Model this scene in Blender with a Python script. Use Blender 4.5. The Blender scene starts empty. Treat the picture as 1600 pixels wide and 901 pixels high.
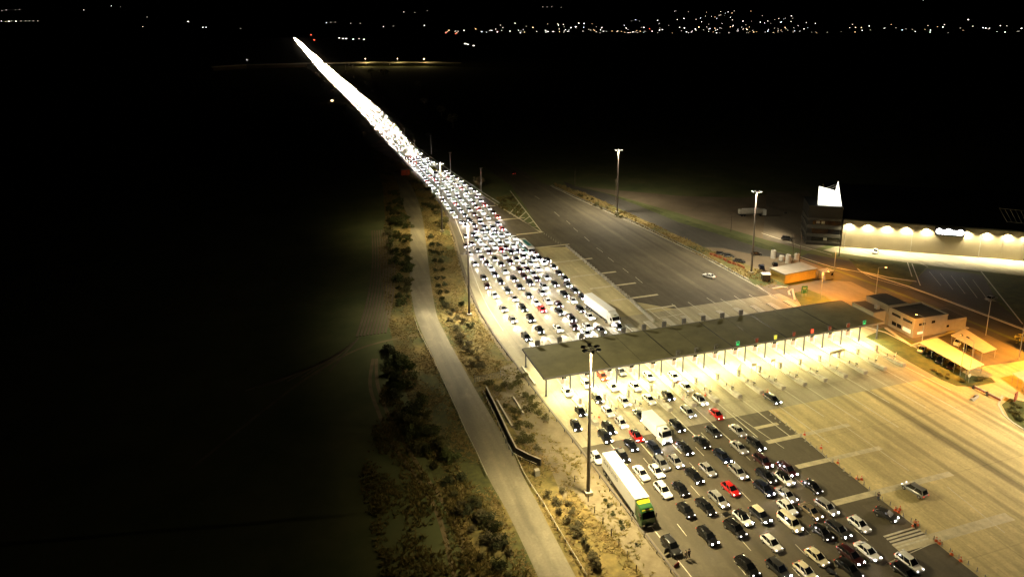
import bpy, bmesh, math, random
from mathutils import Vector, Matrix
random.seed(7)
sc = bpy.context.scene
COL = sc.collection
R = math.radians

# ------------------------------------------------------------------ survey
# camera recovered from the photograph: focal 1098 px (24.7 mm), 82 m up
F, PITCH, ROLL, CY, YAW, HC = 1098.05, 0.220868, -0.0077357, 280.0, 0.305066, 82.0
_fw = Vector((0, math.cos(PITCH), -math.sin(PITCH)))
_x = Vector((1, 0, 0)); _u = _x.cross(_fw)
_x2 = math.cos(ROLL) * _x + math.sin(ROLL) * _u
_u2 = -math.sin(ROLL) * _x + math.cos(ROLL) * _u
_rot = Matrix.Rotation(-YAW, 3, 'Z')
CR, CU, CF = _rot @ _x2, _rot @ _u2, _rot @ _fw

def ray(px, py):
    return CF * F + CR * (px - 800) - CU * (py - CY)

def at(px, py, z=0.0):
    """point of the horizontal plane z seen at a pixel of the 1600 px photograph (used as a survey)"""
    d = ray(px, py); t = (z - HC) / d.z
    return Vector((d.x * t, d.y * t, z))

def pts(s, z=0.0):
    v = [float(q) for q in s.replace(',', ' ').split()]
    return [at(v[i], v[i + 1], z) for i in range(0, len(v), 2)]

# ------------------------------------------------------------------ materials
def new_mat(name):
    m = bpy.data.materials.new(name); m.use_nodes = True
    nt = m.node_tree; b = nt.nodes['Principled BSDF']
    return m, nt, b

def mat(name, col, rough=0.7, metal=0.0, var=0.25, scale=1.0, col2=None, bump=0.0, coat=0.0, spec=0.5, stretch=None, detail=6):
    m, nt, b = new_mat(name)
    b.inputs['Roughness'].default_value = rough
    b.inputs['Metallic'].default_value = metal
    b.inputs['Coat Weight'].default_value = coat
    b.inputs['Specular IOR Level'].default_value = spec
    tc = nt.nodes.new('ShaderNodeTexCoord')
    mp = nt.nodes.new('ShaderNodeMapping')
    if stretch: mp.inputs['Scale'].default_value = stretch
    nt.links.new(tc.outputs['Object'], mp.inputs['Vector'])
    n = nt.nodes.new('ShaderNodeTexNoise'); n.inputs['Scale'].default_value = scale; n.inputs['Detail'].default_value = detail
    n.inputs['Roughness'].default_value = 0.65
    nt.links.new(mp.outputs['Vector'], n.inputs['Vector'])
    r = nt.nodes.new('ShaderNodeValToRGB')
    r.color_ramp.elements[0].position = 0.32; r.color_ramp.elements[1].position = 0.68
    c2 = col2 if col2 else tuple(min(1, c * (1 + var)) for c in col)
    c1 = col if col2 else tuple(c * (1 - var) for c in col)
    r.color_ramp.elements[0].color = (*c1, 1); r.color_ramp.elements[1].color = (*c2, 1)
    nt.links.new(n.outputs['Fac'], r.inputs['Fac'])
    nt.links.new(r.outputs['Color'], b.inputs['Base Color'])
    if bump:
        bp = nt.nodes.new('ShaderNodeBump'); bp.inputs['Strength'].default_value = bump; bp.inputs['Distance'].default_value = 0.3
        nt.links.new(n.outputs['Fac'], bp.inputs['Height']); nt.links.new(bp.outputs['Normal'], b.inputs['Normal'])
    return m

def emit(name, col, s):
    m, nt, b = new_mat(name)
    b.inputs['Base Color'].default_value = (*[c * .8 for c in col], 1)
    b.inputs['Emission Color'].default_value = (*col, 1); b.inputs['Emission Strength'].default_value = s
    return m

def ground_mat(name, base, lo, hi, streaks=(), fine=0.35, slab=None, rough=0.8):
    """paved surface: big blotches, fine grain, lengthwise wear (traffic runs along y), optional tyre bands and slab joints"""
    m, nt, b = new_mat(name); N = nt.nodes; L = nt.links
    b.inputs['Roughness'].default_value = rough
    geo = N.new('ShaderNodeNewGeometry')
    def noise(scale, vec=(1, 1, 1), det=5):
        mp = N.new('ShaderNodeMapping'); mp.inputs['Scale'].default_value = vec
        L.new(geo.outputs['Position'], mp.inputs['Vector'])
        n = N.new('ShaderNodeTexNoise'); n.inputs['Scale'].default_value = scale; n.inputs['Detail'].default_value = det
        L.new(mp.outputs['Vector'], n.inputs['Vector']); return n.outputs['Fac']
    def rng(v, a, b_, c, d):
        r = N.new('ShaderNodeMapRange'); L.new(v, r.inputs['Value'])
        for k, val in zip(('From Min', 'From Max', 'To Min', 'To Max'), (a, b_, c, d)): r.inputs[k].default_value = val
        return r.outputs['Result']
    def mul(a, b_):
        q = N.new('ShaderNodeMath'); q.operation = 'MULTIPLY'; L.new(a, q.inputs[0])
        if isinstance(b_, (int, float)): q.inputs[1].default_value = b_
        else: L.new(b_, q.inputs[1])
        return q.outputs[0]
    v = rng(noise(0.06), .3, .7, lo, hi)
    v = mul(v, rng(noise(0.55, (1, .05, 1), 4), .3, .7, 1 - fine, 1 + fine))      # lengthwise wheel wear
    v = mul(v, rng(noise(2.5), .3, .7, 1 - fine * .5, 1 + fine * .5))
    v = mul(v, rng(noise(.22, (1, .3, 1), 8), .56, .66, 1, .80))                   # oil and damp stains
    v = mul(v, rng(noise(.45, (1.3, .8, 1), 2), .60, .62, 1, 1.12))               # relaid patches
    sep = N.new('ShaderNodeSeparateXYZ'); L.new(geo.outputs['Position'], sep.inputs['Vector'])
    for (x0, wd, amt, y0, y1) in streaks:                                       # rubbered wheel tracks
        d = N.new('ShaderNodeMath'); d.operation = 'SUBTRACT'; L.new(sep.outputs['X'], d.inputs[0]); d.inputs[1].default_value = x0
        ab = N.new('ShaderNodeMath'); ab.operation = 'ABSOLUTE'; L.new(d.outputs[0], ab.inputs[0])
        s = rng(ab.outputs[0], wd * .4, wd, 1 - amt, 1)
        if y0 is not None:
            g = rng(sep.outputs['Y'], y0, y1, 0, 1)
            mx = N.new('ShaderNodeMix'); mx.data_type = 'FLOAT'; L.new(g, mx.inputs[0]); L.new(s, mx.inputs[2]); mx.inputs[3].default_value = 1.0
            s = mx.outputs[0]
        v = mul(v, s)
    if slab:
        for axis, step in zip('XY', slab):
            if not step: continue
            q = N.new('ShaderNodeMath'); q.operation = 'PINGPONG'; L.new(sep.outputs[axis], q.inputs[0]); q.inputs[1].default_value = step / 2
            v = mul(v, rng(q.outputs[0], .05, .16, .84, 1))
    mx = N.new('ShaderNodeMix'); mx.data_type = 'RGBA'; mx.blend_type = 'MULTIPLY'; mx.inputs[0].default_value = 1
    mx.inputs[6].default_value = (*base, 1); cmb = N.new('ShaderNodeCombineColor')
    for k in range(3): L.new(v, cmb.inputs[k])
    L.new(cmb.outputs[0], mx.inputs[7]); L.new(mx.outputs[2], b.inputs['Base Color'])
    return m

M = {}
M['soil'] = mat('field soil and stubble', (0.065, 0.088, 0.026), .95, col2=(0.14, 0.14, 0.05), scale=.06, detail=10)
M['verge'] = mat('dry verge', (0.10, 0.075, 0.025), .95, col2=(0.21, 0.135, 0.04), scale=.12, detail=9, bump=.4)
M['verge_gravel'] = mat('gravel margin', (0.15, 0.12, 0.07), .95, col2=(0.24, 0.20, 0.125), scale=.5, detail=10, bump=.3)
M['green'] = mat('watered grass', (0.035, 0.05, 0.012), .95, col2=(0.10, 0.11, 0.03), scale=.35, detail=9, bump=.3)
M['dirt'] = mat('beaten earth', (0.12, 0.09, 0.055), .95, col2=(0.20, 0.155, 0.10), scale=.07, detail=9)
M['track'] = mat('wheel track', (0.20, 0.15, 0.075), .95, var=.3, scale=.3)
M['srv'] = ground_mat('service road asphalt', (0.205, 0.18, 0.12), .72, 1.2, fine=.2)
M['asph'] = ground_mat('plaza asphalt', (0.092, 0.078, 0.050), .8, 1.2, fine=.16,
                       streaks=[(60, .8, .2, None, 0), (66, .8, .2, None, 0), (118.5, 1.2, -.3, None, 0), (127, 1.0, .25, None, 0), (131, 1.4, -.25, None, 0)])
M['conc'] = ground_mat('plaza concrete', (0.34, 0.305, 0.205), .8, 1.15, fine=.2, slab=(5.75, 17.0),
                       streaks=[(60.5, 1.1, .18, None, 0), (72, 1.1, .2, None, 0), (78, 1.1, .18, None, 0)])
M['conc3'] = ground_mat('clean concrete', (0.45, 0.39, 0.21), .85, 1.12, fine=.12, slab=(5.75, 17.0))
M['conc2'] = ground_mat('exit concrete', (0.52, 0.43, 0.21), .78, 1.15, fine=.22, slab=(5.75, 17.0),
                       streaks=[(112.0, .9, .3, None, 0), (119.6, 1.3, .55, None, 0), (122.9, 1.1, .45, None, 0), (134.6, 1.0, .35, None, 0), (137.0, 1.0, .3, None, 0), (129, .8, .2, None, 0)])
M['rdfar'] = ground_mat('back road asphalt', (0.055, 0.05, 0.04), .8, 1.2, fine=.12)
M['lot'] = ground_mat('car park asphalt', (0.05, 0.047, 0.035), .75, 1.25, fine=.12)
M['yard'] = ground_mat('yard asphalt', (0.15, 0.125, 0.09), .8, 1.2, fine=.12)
M['paint'] = mat('road paint', (0.62, 0.58, 0.45), .7, var=.25, scale=1.5)
M['band'] = mat('pale transverse band', (0.54, 0.48, 0.32), .8, var=.25, scale=.7)
M['kerb'] = mat('kerb concrete', (0.46, 0.43, 0.35), .8, var=.15, scale=1.2)
M['conw'] = mat('weathered concrete', (0.36, 0.34, 0.29), .85, var=.2, scale=.8)
M['steel'] = mat('galvanised steel', (0.40, 0.40, 0.38), .45, .6, var=.12, scale=2)
M['mast'] = mat('mast steel', (0.13, 0.11, 0.095), .6, .2, var=.15, scale=1)
M['dark'] = mat('dark painted metal', (0.03, 0.03, 0.032), .5, .2, var=.2, scale=2)
M['colm'] = mat('column blue grey', (0.07, 0.075, 0.10), .55, .2, var=.15, scale=1)
M['roof'] = mat('canopy roofing', (0.20, 0.19, 0.095), .75, var=.2, scale=.25)
M['fascia'] = mat('fascia grey', (0.16, 0.16, 0.17), .6, var=.1, scale=1)
M['soffit'] = mat('white soffit', (0.75, 0.74, 0.68), .7, var=.05, scale=1)
M['white'] = mat('white enamel', (0.72, 0.72, 0.70), .45, var=.06, scale=1)
M['trailer'] = mat('trailer white', (0.78, 0.78, 0.76), .5, var=.05, scale=.6)
M['tyre'] = mat('tyre rubber', (0.014, 0.014, 0.014), .9, var=.2, scale=6)
M['rim'] = mat('alloy rim', (0.45, 0.45, 0.46), .35, .8, var=.1, scale=6)
M['glass'] = mat('dark car glass', (0.006, 0.007, 0.009), .08, var=.1, scale=1, spec=.6)
M['head'] = emit('headlamp', (1.0, .94, .94), 85)
M['head_far'] = emit('headlamp far', (1.0, .86, .68), 70)
M['head_rib'] = emit('headlamp ribbon', (1.0, .86, .68), 170)
M['head_off'] = mat('headlamp glass unlit', (0.5, 0.5, 0.5), .15, var=.05, scale=5)
M['tail'] = emit('tail lamp', (1.0, .04, .02), .5)
M['head_dim'] = emit('sidelight', (1.0, .93, .85), 1.6)
M['orange'] = mat('orange plastic', (0.65, 0.12, 0.03), .5, var=.1, scale=3)
M['redm'] = mat('red sign', (0.22, 0.03, 0.022), .5, var=.1, scale=3)
M['greenled'] = emit('green lane signal', (.05, .9, .25), .35)
M['redled'] = emit('red lane signal', (1, .12, .05), .4)
M['amberled'] = emit('amber lane signal', (.8, .8, .1), .3)
M['greensign'] = mat('green sign', (0.01, 0.09, 0.045), .5, var=.1, scale=3)
M['leaf1'] = mat('leaves olive', (0.07, 0.07, 0.022), .8, col2=(0.15, 0.135, 0.05), scale=2.0)
M['leaf2'] = mat('leaves dark', (0.035, 0.045, 0.015), .8, col2=(0.085, 0.085, 0.03), scale=2.0)
M['leaf3'] = mat('leaves grey green', (0.10, 0.09, 0.045), .85, col2=(0.19, 0.16, 0.08), scale=2.0)
M['bark'] = mat('bark', (0.07, 0.05, 0.035), .9, var=.3, scale=3)
M['straw'] = mat('dry straw', (0.25, 0.175, 0.065), .9, col2=(0.36, 0.28, 0.12), scale=.4)
M['strawg'] = mat('green tufts', (0.12, 0.11, 0.03), .9, col2=(0.24, 0.18, 0.06), scale=.4)
M['wall'] = mat('render cream', (0.28, 0.25, 0.20), .85, var=.12, scale=.4)
M['wallgrey'] = mat('render grey', (0.27, 0.25, 0.20), .85, var=.12, scale=.4)
M['blackclad'] = mat('black cladding', (0.008, 0.0078, 0.007), .6, var=.25, scale=.4)
M['whouse'] = mat('warehouse panel', (0.30, 0.255, 0.17), .7, var=.08, scale=.2)
M['droof'] = mat('flat roof felt', (0.06, 0.055, 0.05), .9, var=.2, scale=.4)
M['carport'] = mat('carport sheeting', (0.55, 0.50, 0.36), .6, var=.1, scale=.6)
M['litwin'] = emit('lit window', (1, .85, .5), .35)
M['skin'] = mat('skin', (0.42, 0.26, 0.18), .6, var=.05, scale=5)
M['cloth_dark'] = mat('dark clothes', (0.02, 0.02, 0.025), .9, var=.2, scale=8)
M['cloth_blue'] = mat('blue jeans', (0.05, 0.06, 0.11), .9, var=.2, scale=8)
M['cloth_pale'] = mat('pale shirt', (0.45, 0.44, 0.42), .9, var=.1, scale=8)
M['hiviz'] = mat('orange vest', (0.75, 0.16, 0.03), .8, var=.1, scale=8)
M['sky_roof'] = mat('tiles', (0.10, 0.05, 0.035), .8, var=.2, scale=.3)
M['lampglass'] = emit('floodlight lens', (1, .9, .68), 30)
M['sodiumglass'] = emit('sodium lens', (1, .48, .10), 30)
M['tubelight'] = emit('canopy tube', (1, .94, .76), 6)

PAINT = {
    'black': (0.006, 0.006, 0.007), 'white': (0.78, 0.78, 0.77), 'silver': (0.42, 0.41, 0.40), 'dark grey': (0.030, 0.030, 0.031),
    'red': (0.50, 0.012, 0.012), 'navy': (0.006, 0.009, 0.024), 'maroon': (0.030, 0.006, 0.007), 'cream': (0.72, 0.66, 0.48),
    'champagne': (0.24, 0.19, 0.12), 'light grey': (0.30, 0.30, 0.30), 'teal': (0.03, 0.22, 0.24), 'yellow': (0.65, 0.52, 0.02),
    'green': (0.03, 0.10, 0.03), 'orange red': (0.6, 0.09, 0.03)}
for k, c in PAINT.items():
    met = 0.45 if k in ('silver', 'champagne', 'light grey') else 0.0
    M['p_' + k] = mat('paint ' + k, c, .30, met, var=.05, scale=.8, coat=.6)

# ------------------------------------------------------------------ mesh builder
class MB:
    def __init__(self): self.v = []; self.f = []; self.m = []
    def add(self, vs, fs, mi=0):
        o = len(self.v); self.v += [tuple(p) for p in vs]
        for f in fs: self.f.append([o + i for i in f]); self.m.append(mi)
        return self
    def box(self, c, s, rz=0, mi=0, taper=1.0):
        x, y, z = [q / 2 for q in s]; cs, sn = math.cos(rz), math.sin(rz); vs = []
        for k, (a, b_, d) in enumerate([(-x, -y, -z), (x, -y, -z), (x, y, -z), (-x, y, -z), (-x, -y, z), (x, -y, z), (x, y, z), (-x, y, z)]):
            if k > 3: a *= taper; b_ *= taper
            vs.append((c[0] + a * cs - b_ * sn, c[1] + a * sn + b_ * cs, c[2] + d))
        return self.add(vs, [(3, 2, 1, 0), (4, 5, 6, 7), (0, 1, 5, 4), (1, 2, 6, 5), (2, 3, 7, 6), (3, 0, 4, 7)], mi)
    def cyl(self, p, q, r0, r1=None, n=10, mi=0, cap=True):
        p, q = Vector(p), Vector(q); r1 = r0 if r1 is None else r1; d = (q - p).normalized()
        a = d.orthogonal().normalized(); b_ = d.cross(a); vs = []
        for c, r in ((p, r0), (q, r1)):
            for i in range(n):
                t = 2 * math.pi * i / n; vs.append(c + a * (r * math.cos(t)) + b_ * (r * math.sin(t)))
        fs = [(i, (i + 1) % n, n + (i + 1) % n, n + i) for i in range(n)]
        if cap: fs += [tuple(range(n))[::-1], tuple(range(n, 2 * n))]
        return self.add(vs, fs, mi)
    def loft(self, rings, mi=0, cap=True, closed=True):
        n = len(rings[0]); vs = [p for r in rings for p in r]; fs = []
        for k in range(len(rings) - 1):
            for i in range(n if closed else n - 1):
                j = (i + 1) % n; fs.append((k * n + i, k * n + j, (k + 1) * n + j, (k + 1) * n + i))
        if cap: fs += [tuple(range(n))[::-1], tuple(range((len(rings) - 1) * n, len(rings) * n))]
        return self.add(vs, fs, mi)
    def poly(self, P, z=None, mi=0):
        vs = [(p[0], p[1], p[2] if z is None else z) for p in P]
        return self.add(vs, [tuple(range(len(vs)))], mi)
    def prism(self, P, z0, z1, mi=0):
        n = len(P); a = sum(P[i][0] * P[(i + 1) % n][1] - P[(i + 1) % n][0] * P[i][1] for i in range(n))
        if a < 0: P = P[::-1]
        return self.loft([[(p[0], p[1], z0) for p in P], [(p[0], p[1], z1) for p in P]], mi)
    def ribbon(self, P, w, z, mi=0):
        """flat strip of width w along a polyline"""
        vs = []
        for i, p in enumerate(P):
            a = Vector(P[max(0, i - 1)][:2]); b_ = Vector(P[min(len(P) - 1, i + 1)][:2]); d = (b_ - a).normalized(); nrm = Vector((-d.y, d.x))
            vs += [(p[0] + nrm.x * w / 2, p[1] + nrm.y * w / 2, z), (p[0] - nrm.x * w / 2, p[1] - nrm.y * w / 2, z)]
        return self.add(vs, [(2 * i, 2 * i + 1, 2 * i + 3, 2 * i + 2) for i in range(len(P) - 1)], mi)
    def wallstrip(self, P, w, z0, z1, mi=0):
        rings = []
        for i, p in enumerate(P):
            a = Vector(P[max(0, i - 1)][:2]); b_ = Vector(P[min(len(P) - 1, i + 1)][:2]); d = (b_ - a).normalized(); nx, ny = -d.y * w / 2, d.x * w / 2
            rings.append([(p[0] + nx, p[1] + ny, z0), (p[0] - nx, p[1] - ny, z0), (p[0] - nx, p[1] - ny, z1), (p[0] + nx, p[1] + ny, z1)])
        return self.loft(rings, mi)
    def mesh(self, name, mats):
        me = bpy.data.meshes.new(name); me.from_pydata(self.v, [], self.f)
        for m in (mats if isinstance(mats, (list, tuple)) else [mats]): me.materials.append(m)
        if any(self.m): me.polygons.foreach_set('material_index', self.m)
        me.update(); return me
    def build(self, name, mats, parent=None, loc=(0, 0, 0), rz=0, smooth=False):
        me = self.mesh(name, mats)
        bm = bmesh.new(); bm.from_mesh(me); bmesh.ops.recalc_face_normals(bm, faces=bm.faces); bm.to_mesh(me); bm.free()
        if smooth: me.polygons.foreach_set('use_smooth', [True] * len(me.polygons))
        return link(name, me, parent, loc, rz)

def link(name, data, parent=None, loc=(0, 0, 0), rz=0):
    o = bpy.data.objects.new(name, data); COL.objects.link(o); o.location = loc; o.rotation_euler = (0, 0, rz)
    if parent: o.parent = parent
    return o
def tag(o, label=None, cat=None, group=None, kind=None):
    if label: o['label'] = label
    if cat: o['category'] = cat
    if group: o['group'] = group
    if kind: o['kind'] = kind
    return o
def thing(name, label, cat, loc=(0, 0, 0), rz=0, group=None):
    return tag(link(name, None, None, loc, rz), label, cat, group)
def copy_thing(o, loc, rz=None, label=None, group=None):
    c = o.copy(); COL.objects.link(c); c.location = loc
    if rz is not None: c.rotation_euler = (0, 0, rz)
    if label: c['label'] = label
    if group: c['group'] = group
    for ch in o.children:
        d = ch.copy(); COL.objects.link(d); d.parent = c
        for g in ch.children:
            e = g.copy(); COL.objects.link(e); e.parent = d
    return c
def struct(name, mb, m, smooth=False):
    return tag(mb.build(name, m, smooth=smooth), kind='structure')
def lamp(name, kind, parent, loc, power, col, **k):
    l = bpy.data.lights.new(name, kind); l.energy = power; l.color = col
    o = link(name, l, parent, loc)
    aim = k.pop('aim', None)
    for a, b_ in k.items(): setattr(l, a, b_)
    if aim is not None: o.rotation_euler = Vector(aim).to_track_quat('-Z', 'Y').to_euler()
    return o
def inpoly(x, y, P):
    c = False; j = len(P) - 1
    for i in range(len(P)):
        if (P[i][1] > y) != (P[j][1] > y) and x < (P[j][0] - P[i][0]) * (y - P[i][1]) / (P[j][1] - P[i][1]) + P[i][0]: c = not c
        j = i
    return c
def lerp_path(P, y):
    """x on a polyline given as (y, x) pairs"""
    P = sorted(P)
    for (a, b_), (c, d) in zip(P, P[1:]):
        if a <= y <= c: return b_ + (d - b_) * (y - a) / (c - a)
    return P[0][1] if y < P[0][0] else P[-1][1]
def smooth_path(P, n=5):
    out = []
    for i in range(len(P) - 1):
        p0 = Vector(P[max(0, i - 1)]); p1 = Vector(P[i]); p2 = Vector(P[i + 1]); p3 = Vector(P[min(len(P) - 1, i + 2)])
        for k in range(n):
            t = k / n
            out.append(.5 * ((2 * p1) + (p2 - p0) * t + (2 * p0 - 5 * p1 + 4 * p2 - p3) * t * t + (3 * p1 - p0 - 3 * p2 + p3) * t ** 3))
    out.append(Vector(P[-1])); return out
M['bandgrey'] = mat('dim floor band', (0.05, 0.047, 0.04), .8, var=.15, scale=.5)
M['p_pink'] = mat('booth panel', (0.50, 0.36, 0.36), .5, var=.08, scale=1)
M['shedwall'] = mat('ochre shed wall', (0.55, 0.38, 0.10), .8, var=.12, scale=.6)
M['signlit'] = emit('backlit sign letters', (1, .98, .96), 9)
M['sail_glow'] = emit('self-glowing sail membrane', (1, .98, .80), 1.6)  # membrane glows by itself in place of the floodlights on it

def text_mesh(cu, parent):
    tmp = bpy.data.objects.new('lettering', cu); COL.objects.link(tmp)
    bpy.context.view_layer.update()
    me = bpy.data.meshes.new_from_object(tmp.evaluated_get(bpy.context.evaluated_depsgraph_get()))
    mats = list(cu.materials); bpy.data.objects.remove(tmp)
    if not me.materials: me.materials.append(mats[0])
    return link('lettering', me, parent)

def verge_mat():
    m, nt, b = new_mat('dry verge'); N, L = nt.nodes, nt.links
    b.inputs['Roughness'].default_value = .95
    g = N.new('ShaderNodeNewGeometry')
    def ramp(scale, p0, p1, c0, c1, det=6):
        n = N.new('ShaderNodeTexNoise'); n.inputs['Scale'].default_value = scale; n.inputs['Detail'].default_value = det; L.new(g.outputs['Position'], n.inputs['Vector'])
        r = N.new('ShaderNodeValToRGB'); r.color_ramp.elements[0].position = p0; r.color_ramp.elements[1].position = p1
        r.color_ramp.elements[0].color = (*c0, 1); r.color_ramp.elements[1].color = (*c1, 1); L.new(n.outputs['Fac'], r.inputs['Fac']); return r.outputs['Color']
    a = ramp(.055, .42, .60, (.075, .080, .022), (.235, .175, .060))
    c = ramp(.9, .3, .7, (.55, .55, .55), (1.35, 1.3, 1.2), 10)
    mx = N.new('ShaderNodeMix'); mx.data_type = 'RGBA'; mx.blend_type = 'MULTIPLY'; mx.inputs[0].default_value = 1
    L.new(a, mx.inputs[6]); L.new(c, mx.inputs[7]); L.new(mx.outputs[2], b.inputs['Base Color']); return m
M['verge'] = verge_mat()
M['leafg'] = mat('leaves green', (0.055, 0.075, 0.018), .8, col2=(0.12, 0.135, 0.04), scale=2.0)

def leafy(m, amt):
    """leaves and blades let part of the light through"""
    nt = m.node_tree; b = nt.nodes['Principled BSDF']; out = nt.nodes['Material Output']
    t = nt.nodes.new('ShaderNodeBsdfTranslucent'); x = nt.nodes.new('ShaderNodeMixShader'); x.inputs[0].default_value = amt
    nt.links.new(b.inputs['Base Color'].links[0].from_socket, t.inputs['Color']); nt.links.new(b.outputs[0], x.inputs[1]); nt.links.new(t.outputs[0], x.inputs[2]); nt.links.new(x.outputs[0], out.inputs['Surface'])
for k in ('leaf1', 'leaf2', 'leaf3', 'leafg', 'straw', 'strawg'): leafy(M[k], .45)
M['orange_dull'] = mat('faded orange plastic', (0.30, 0.075, 0.03), .6, var=.3, scale=.8)
M['head_warm'] = emit('warm headlamp far', (1.0, .66, .38), 60)
M['rib_warm'] = emit('warm headlamp ribbon', (1.0, .62, .32), 170)

# ------------------------------------------------------------------ setting: ground, roads, markings
struct('ground', MB().poly([(-9000, -300), (13000, -300), (13000, 13000), (-9000, 13000)], 0.0), M['soil'])
SRV = [(420, 61), (388, 58), (353, 53.5), (320, 51), (291, 48), (250, 41.5), (220, 37.5), (198, 35.0), (175, 32.6), (159, 31.6), (135, 31.2), (118, 31.7), (100, 32.6), (84, 33.6), (62, 35.5)]
EDGE = [(4300, 44), (1299, 53.5), (697, 61.5), (511, 62.5), (402, 63.5), (336, 64.2), (296, 62.6), (253, 57.2), (221, 52.2), (200, 49.6), (185, 48.4), (165, 48.0), (153, 48.3), (140, 48.6), (123, 49.4), (100, 50.2), (79, 51.0), (50, 52.2)]
HWR = [(4300, 55), (1386, 75.5), (663, 82.2), (464, 77.6), (394, 81.0), (315, 86.2), (253, 91.7), (234, 96.0), (200, 99.8), (172, 103.5)]
OPPR = [(3000, 128), (700, 124), (420, 121), (334, 122), (326, 124.5), (288, 130), (250, 133.6), (220, 135.6), (189, 137.4), (167, 138.6), (150, 141.5)]
OPPL = [(3000, 112), (700, 108), (420, 104), (334, 104.6), (290, 98), (253, 91.8)]
def path(P): return [Vector((x, y, 0)) for y, x in P]
def strip_poly(L, Rr): return path(sorted(L)) + path(sorted(Rr))[::-1]
# verge between service road and plaza, and the bank left of the service road
verge_L = [(480, 48), (420, 46), (353, 42), (291, 35), (250, 27), (198, 22.5), (159, 20.5), (118, 20), (84, 21), (50, 22)]
struct('verge', MB().poly(strip_poly(verge_L, [(y, x + 3) for y, x in EDGE if 45 < y < 520]), .004), M['verge'])
struct('gravel_margin', MB().poly(strip_poly([(150, 43.5), (135, 41.5), (118, 42.0), (100, 43.5), (84, 45.6), (60, 47.5)], [(y, x + 2) for y, x in EDGE if 45 < y < 155]), .008), M['verge_gravel'])
struct('gravel_margin', MB().poly(strip_poly([(y, x - 1.6) for y, x in EDGE if 150 < y < 330], [(y, x + .5) for y, x in EDGE if 150 < y < 330]), .008), M['verge_gravel'])
SL = smooth_path(pts('612 270 622 290 626 310 636 335 641 350 641 380 640 430 642 455 649 492 662 526 680 564 704 618 730 676 762 744 785 785 803 820 841 901 862 946'), 4)
SR = smooth_path(pts('628 268 640 285 652 310 660 340 663 360 668 400 673 440 682 490 692 514 716 560 744 610 776 664 800 704 820 748 838 782 857 820 900 901 924 946'), 4)
srv_m = MB(); NS = len(SL)
srv_m.v = [(p.x, p.y, .012) for p in SL] + [(p.x, p.y, .012) for p in SR]
srv_m.f = [[i, i + 1, NS + i + 1, NS + i] for i in range(NS - 1)]; srv_m.m = [0] * (NS - 1)
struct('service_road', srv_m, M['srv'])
# motorway, plaza and opposite carriageway asphalt
plaza_right = [(150, 141.5), (141, 144.6), (136.5, 147), (128, 147.2), (121, 148.4), (115, 149.8), (112, 150.6)]
asp = MB()
asp.poly(strip_poly([e for e in EDGE if e[0] >= 296], [e for e in HWR if e[0] >= 315] + [(296, 88)]), .016)
asp.poly(strip_poly([e for e in EDGE if e[0] <= 296], [(296, 88), (275, 90.5), (253, 91.7), (234, 133.5), (220, 135.6), (189, 137.4), (167, 138.6), (150, 141.5), (141, 144.6), (136.5, 147), (128, 147.2), (121, 148.4), (115, 149.8), (113, 175), (100, 175), (50, 175)]), .0165)
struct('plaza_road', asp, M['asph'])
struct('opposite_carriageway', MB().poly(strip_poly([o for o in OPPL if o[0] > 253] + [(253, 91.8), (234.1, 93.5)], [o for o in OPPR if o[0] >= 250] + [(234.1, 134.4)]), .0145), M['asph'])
# concrete pads
saw = at(885, 386), at(935, 428), at(985, 470), at(1020, 503)
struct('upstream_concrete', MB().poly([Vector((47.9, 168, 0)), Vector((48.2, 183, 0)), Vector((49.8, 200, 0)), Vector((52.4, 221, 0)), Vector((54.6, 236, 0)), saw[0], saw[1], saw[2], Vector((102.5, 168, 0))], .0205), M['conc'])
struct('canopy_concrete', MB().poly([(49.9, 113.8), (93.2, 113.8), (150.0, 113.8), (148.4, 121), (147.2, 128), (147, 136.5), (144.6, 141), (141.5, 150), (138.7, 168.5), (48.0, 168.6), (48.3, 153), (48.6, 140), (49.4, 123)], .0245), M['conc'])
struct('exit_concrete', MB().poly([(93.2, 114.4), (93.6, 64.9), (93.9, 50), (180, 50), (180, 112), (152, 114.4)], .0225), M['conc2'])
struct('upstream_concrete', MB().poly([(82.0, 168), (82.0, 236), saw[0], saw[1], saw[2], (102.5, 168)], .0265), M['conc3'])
# pale transverse bands (drain lines) and lane paint
bd = MB()
def band(a, b_, w, z=.0285):
    A, B = at(*a), at(*b_); y = (A.y + B.y) / 2; bd.box(((A.x + B.x) / 2, y, z - .002), (abs(B.x - A.x), w, .004))
for a, b_ in [((726, 302), (757, 302)), ((752, 323), (774.5, 321.4)), ((779, 344), (820, 340)), ((807, 366.6), (849, 362.4)), ((835, 388), (889, 381)), ((865, 411), (925, 403)), ((895, 433), (962, 424)), ((920, 450), (995, 443)), ((955, 470), (1028, 460))]:
    band(a, b_, .9 if a[0] < 800 else 1.0)
band((1000, 485), (1055, 477), .8)
for a, b_, w in [((1180, 669), (1215, 661), .9), ((1200, 692), (1325, 662), 1.1), ((1243.5, 728), (1378, 700), 1.15), ((1302, 785), (1487.6, 739.8), 1.3), ((1400.6, 857), (1578, 806), 1.9)]:
    band(a, b_, w)
struct('drain_bands', bd, M['band'])
pk = MB(); ZP = .033
def line(P, w=.16, z=ZP): pk.ribbon(P, w, z)
def dashes(x, y0, y1, ln, gap, w=.16, slope=0.0):
    y = y0
    while y < y1:
        pk.box((x + slope * (y - y0), y + ln / 2, ZP), (w, ln, .003)); y += ln + gap
for y0, y1, off in ((300, 600, .5), (600, 1300, .5)):
    line([Vector((lerp_path(EDGE, y) + off, y, 0)) for y in range(y0, y1 + 1, 20)], .25)
    line([Vector((lerp_path(HWR, y) - off, y, 0)) for y in range(y0, y1 + 1, 20)], .25)
line([Vector((lerp_path(EDGE, y) + 2.6, y, 0)) for y in range(170, 300, 8)], .18)
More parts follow.
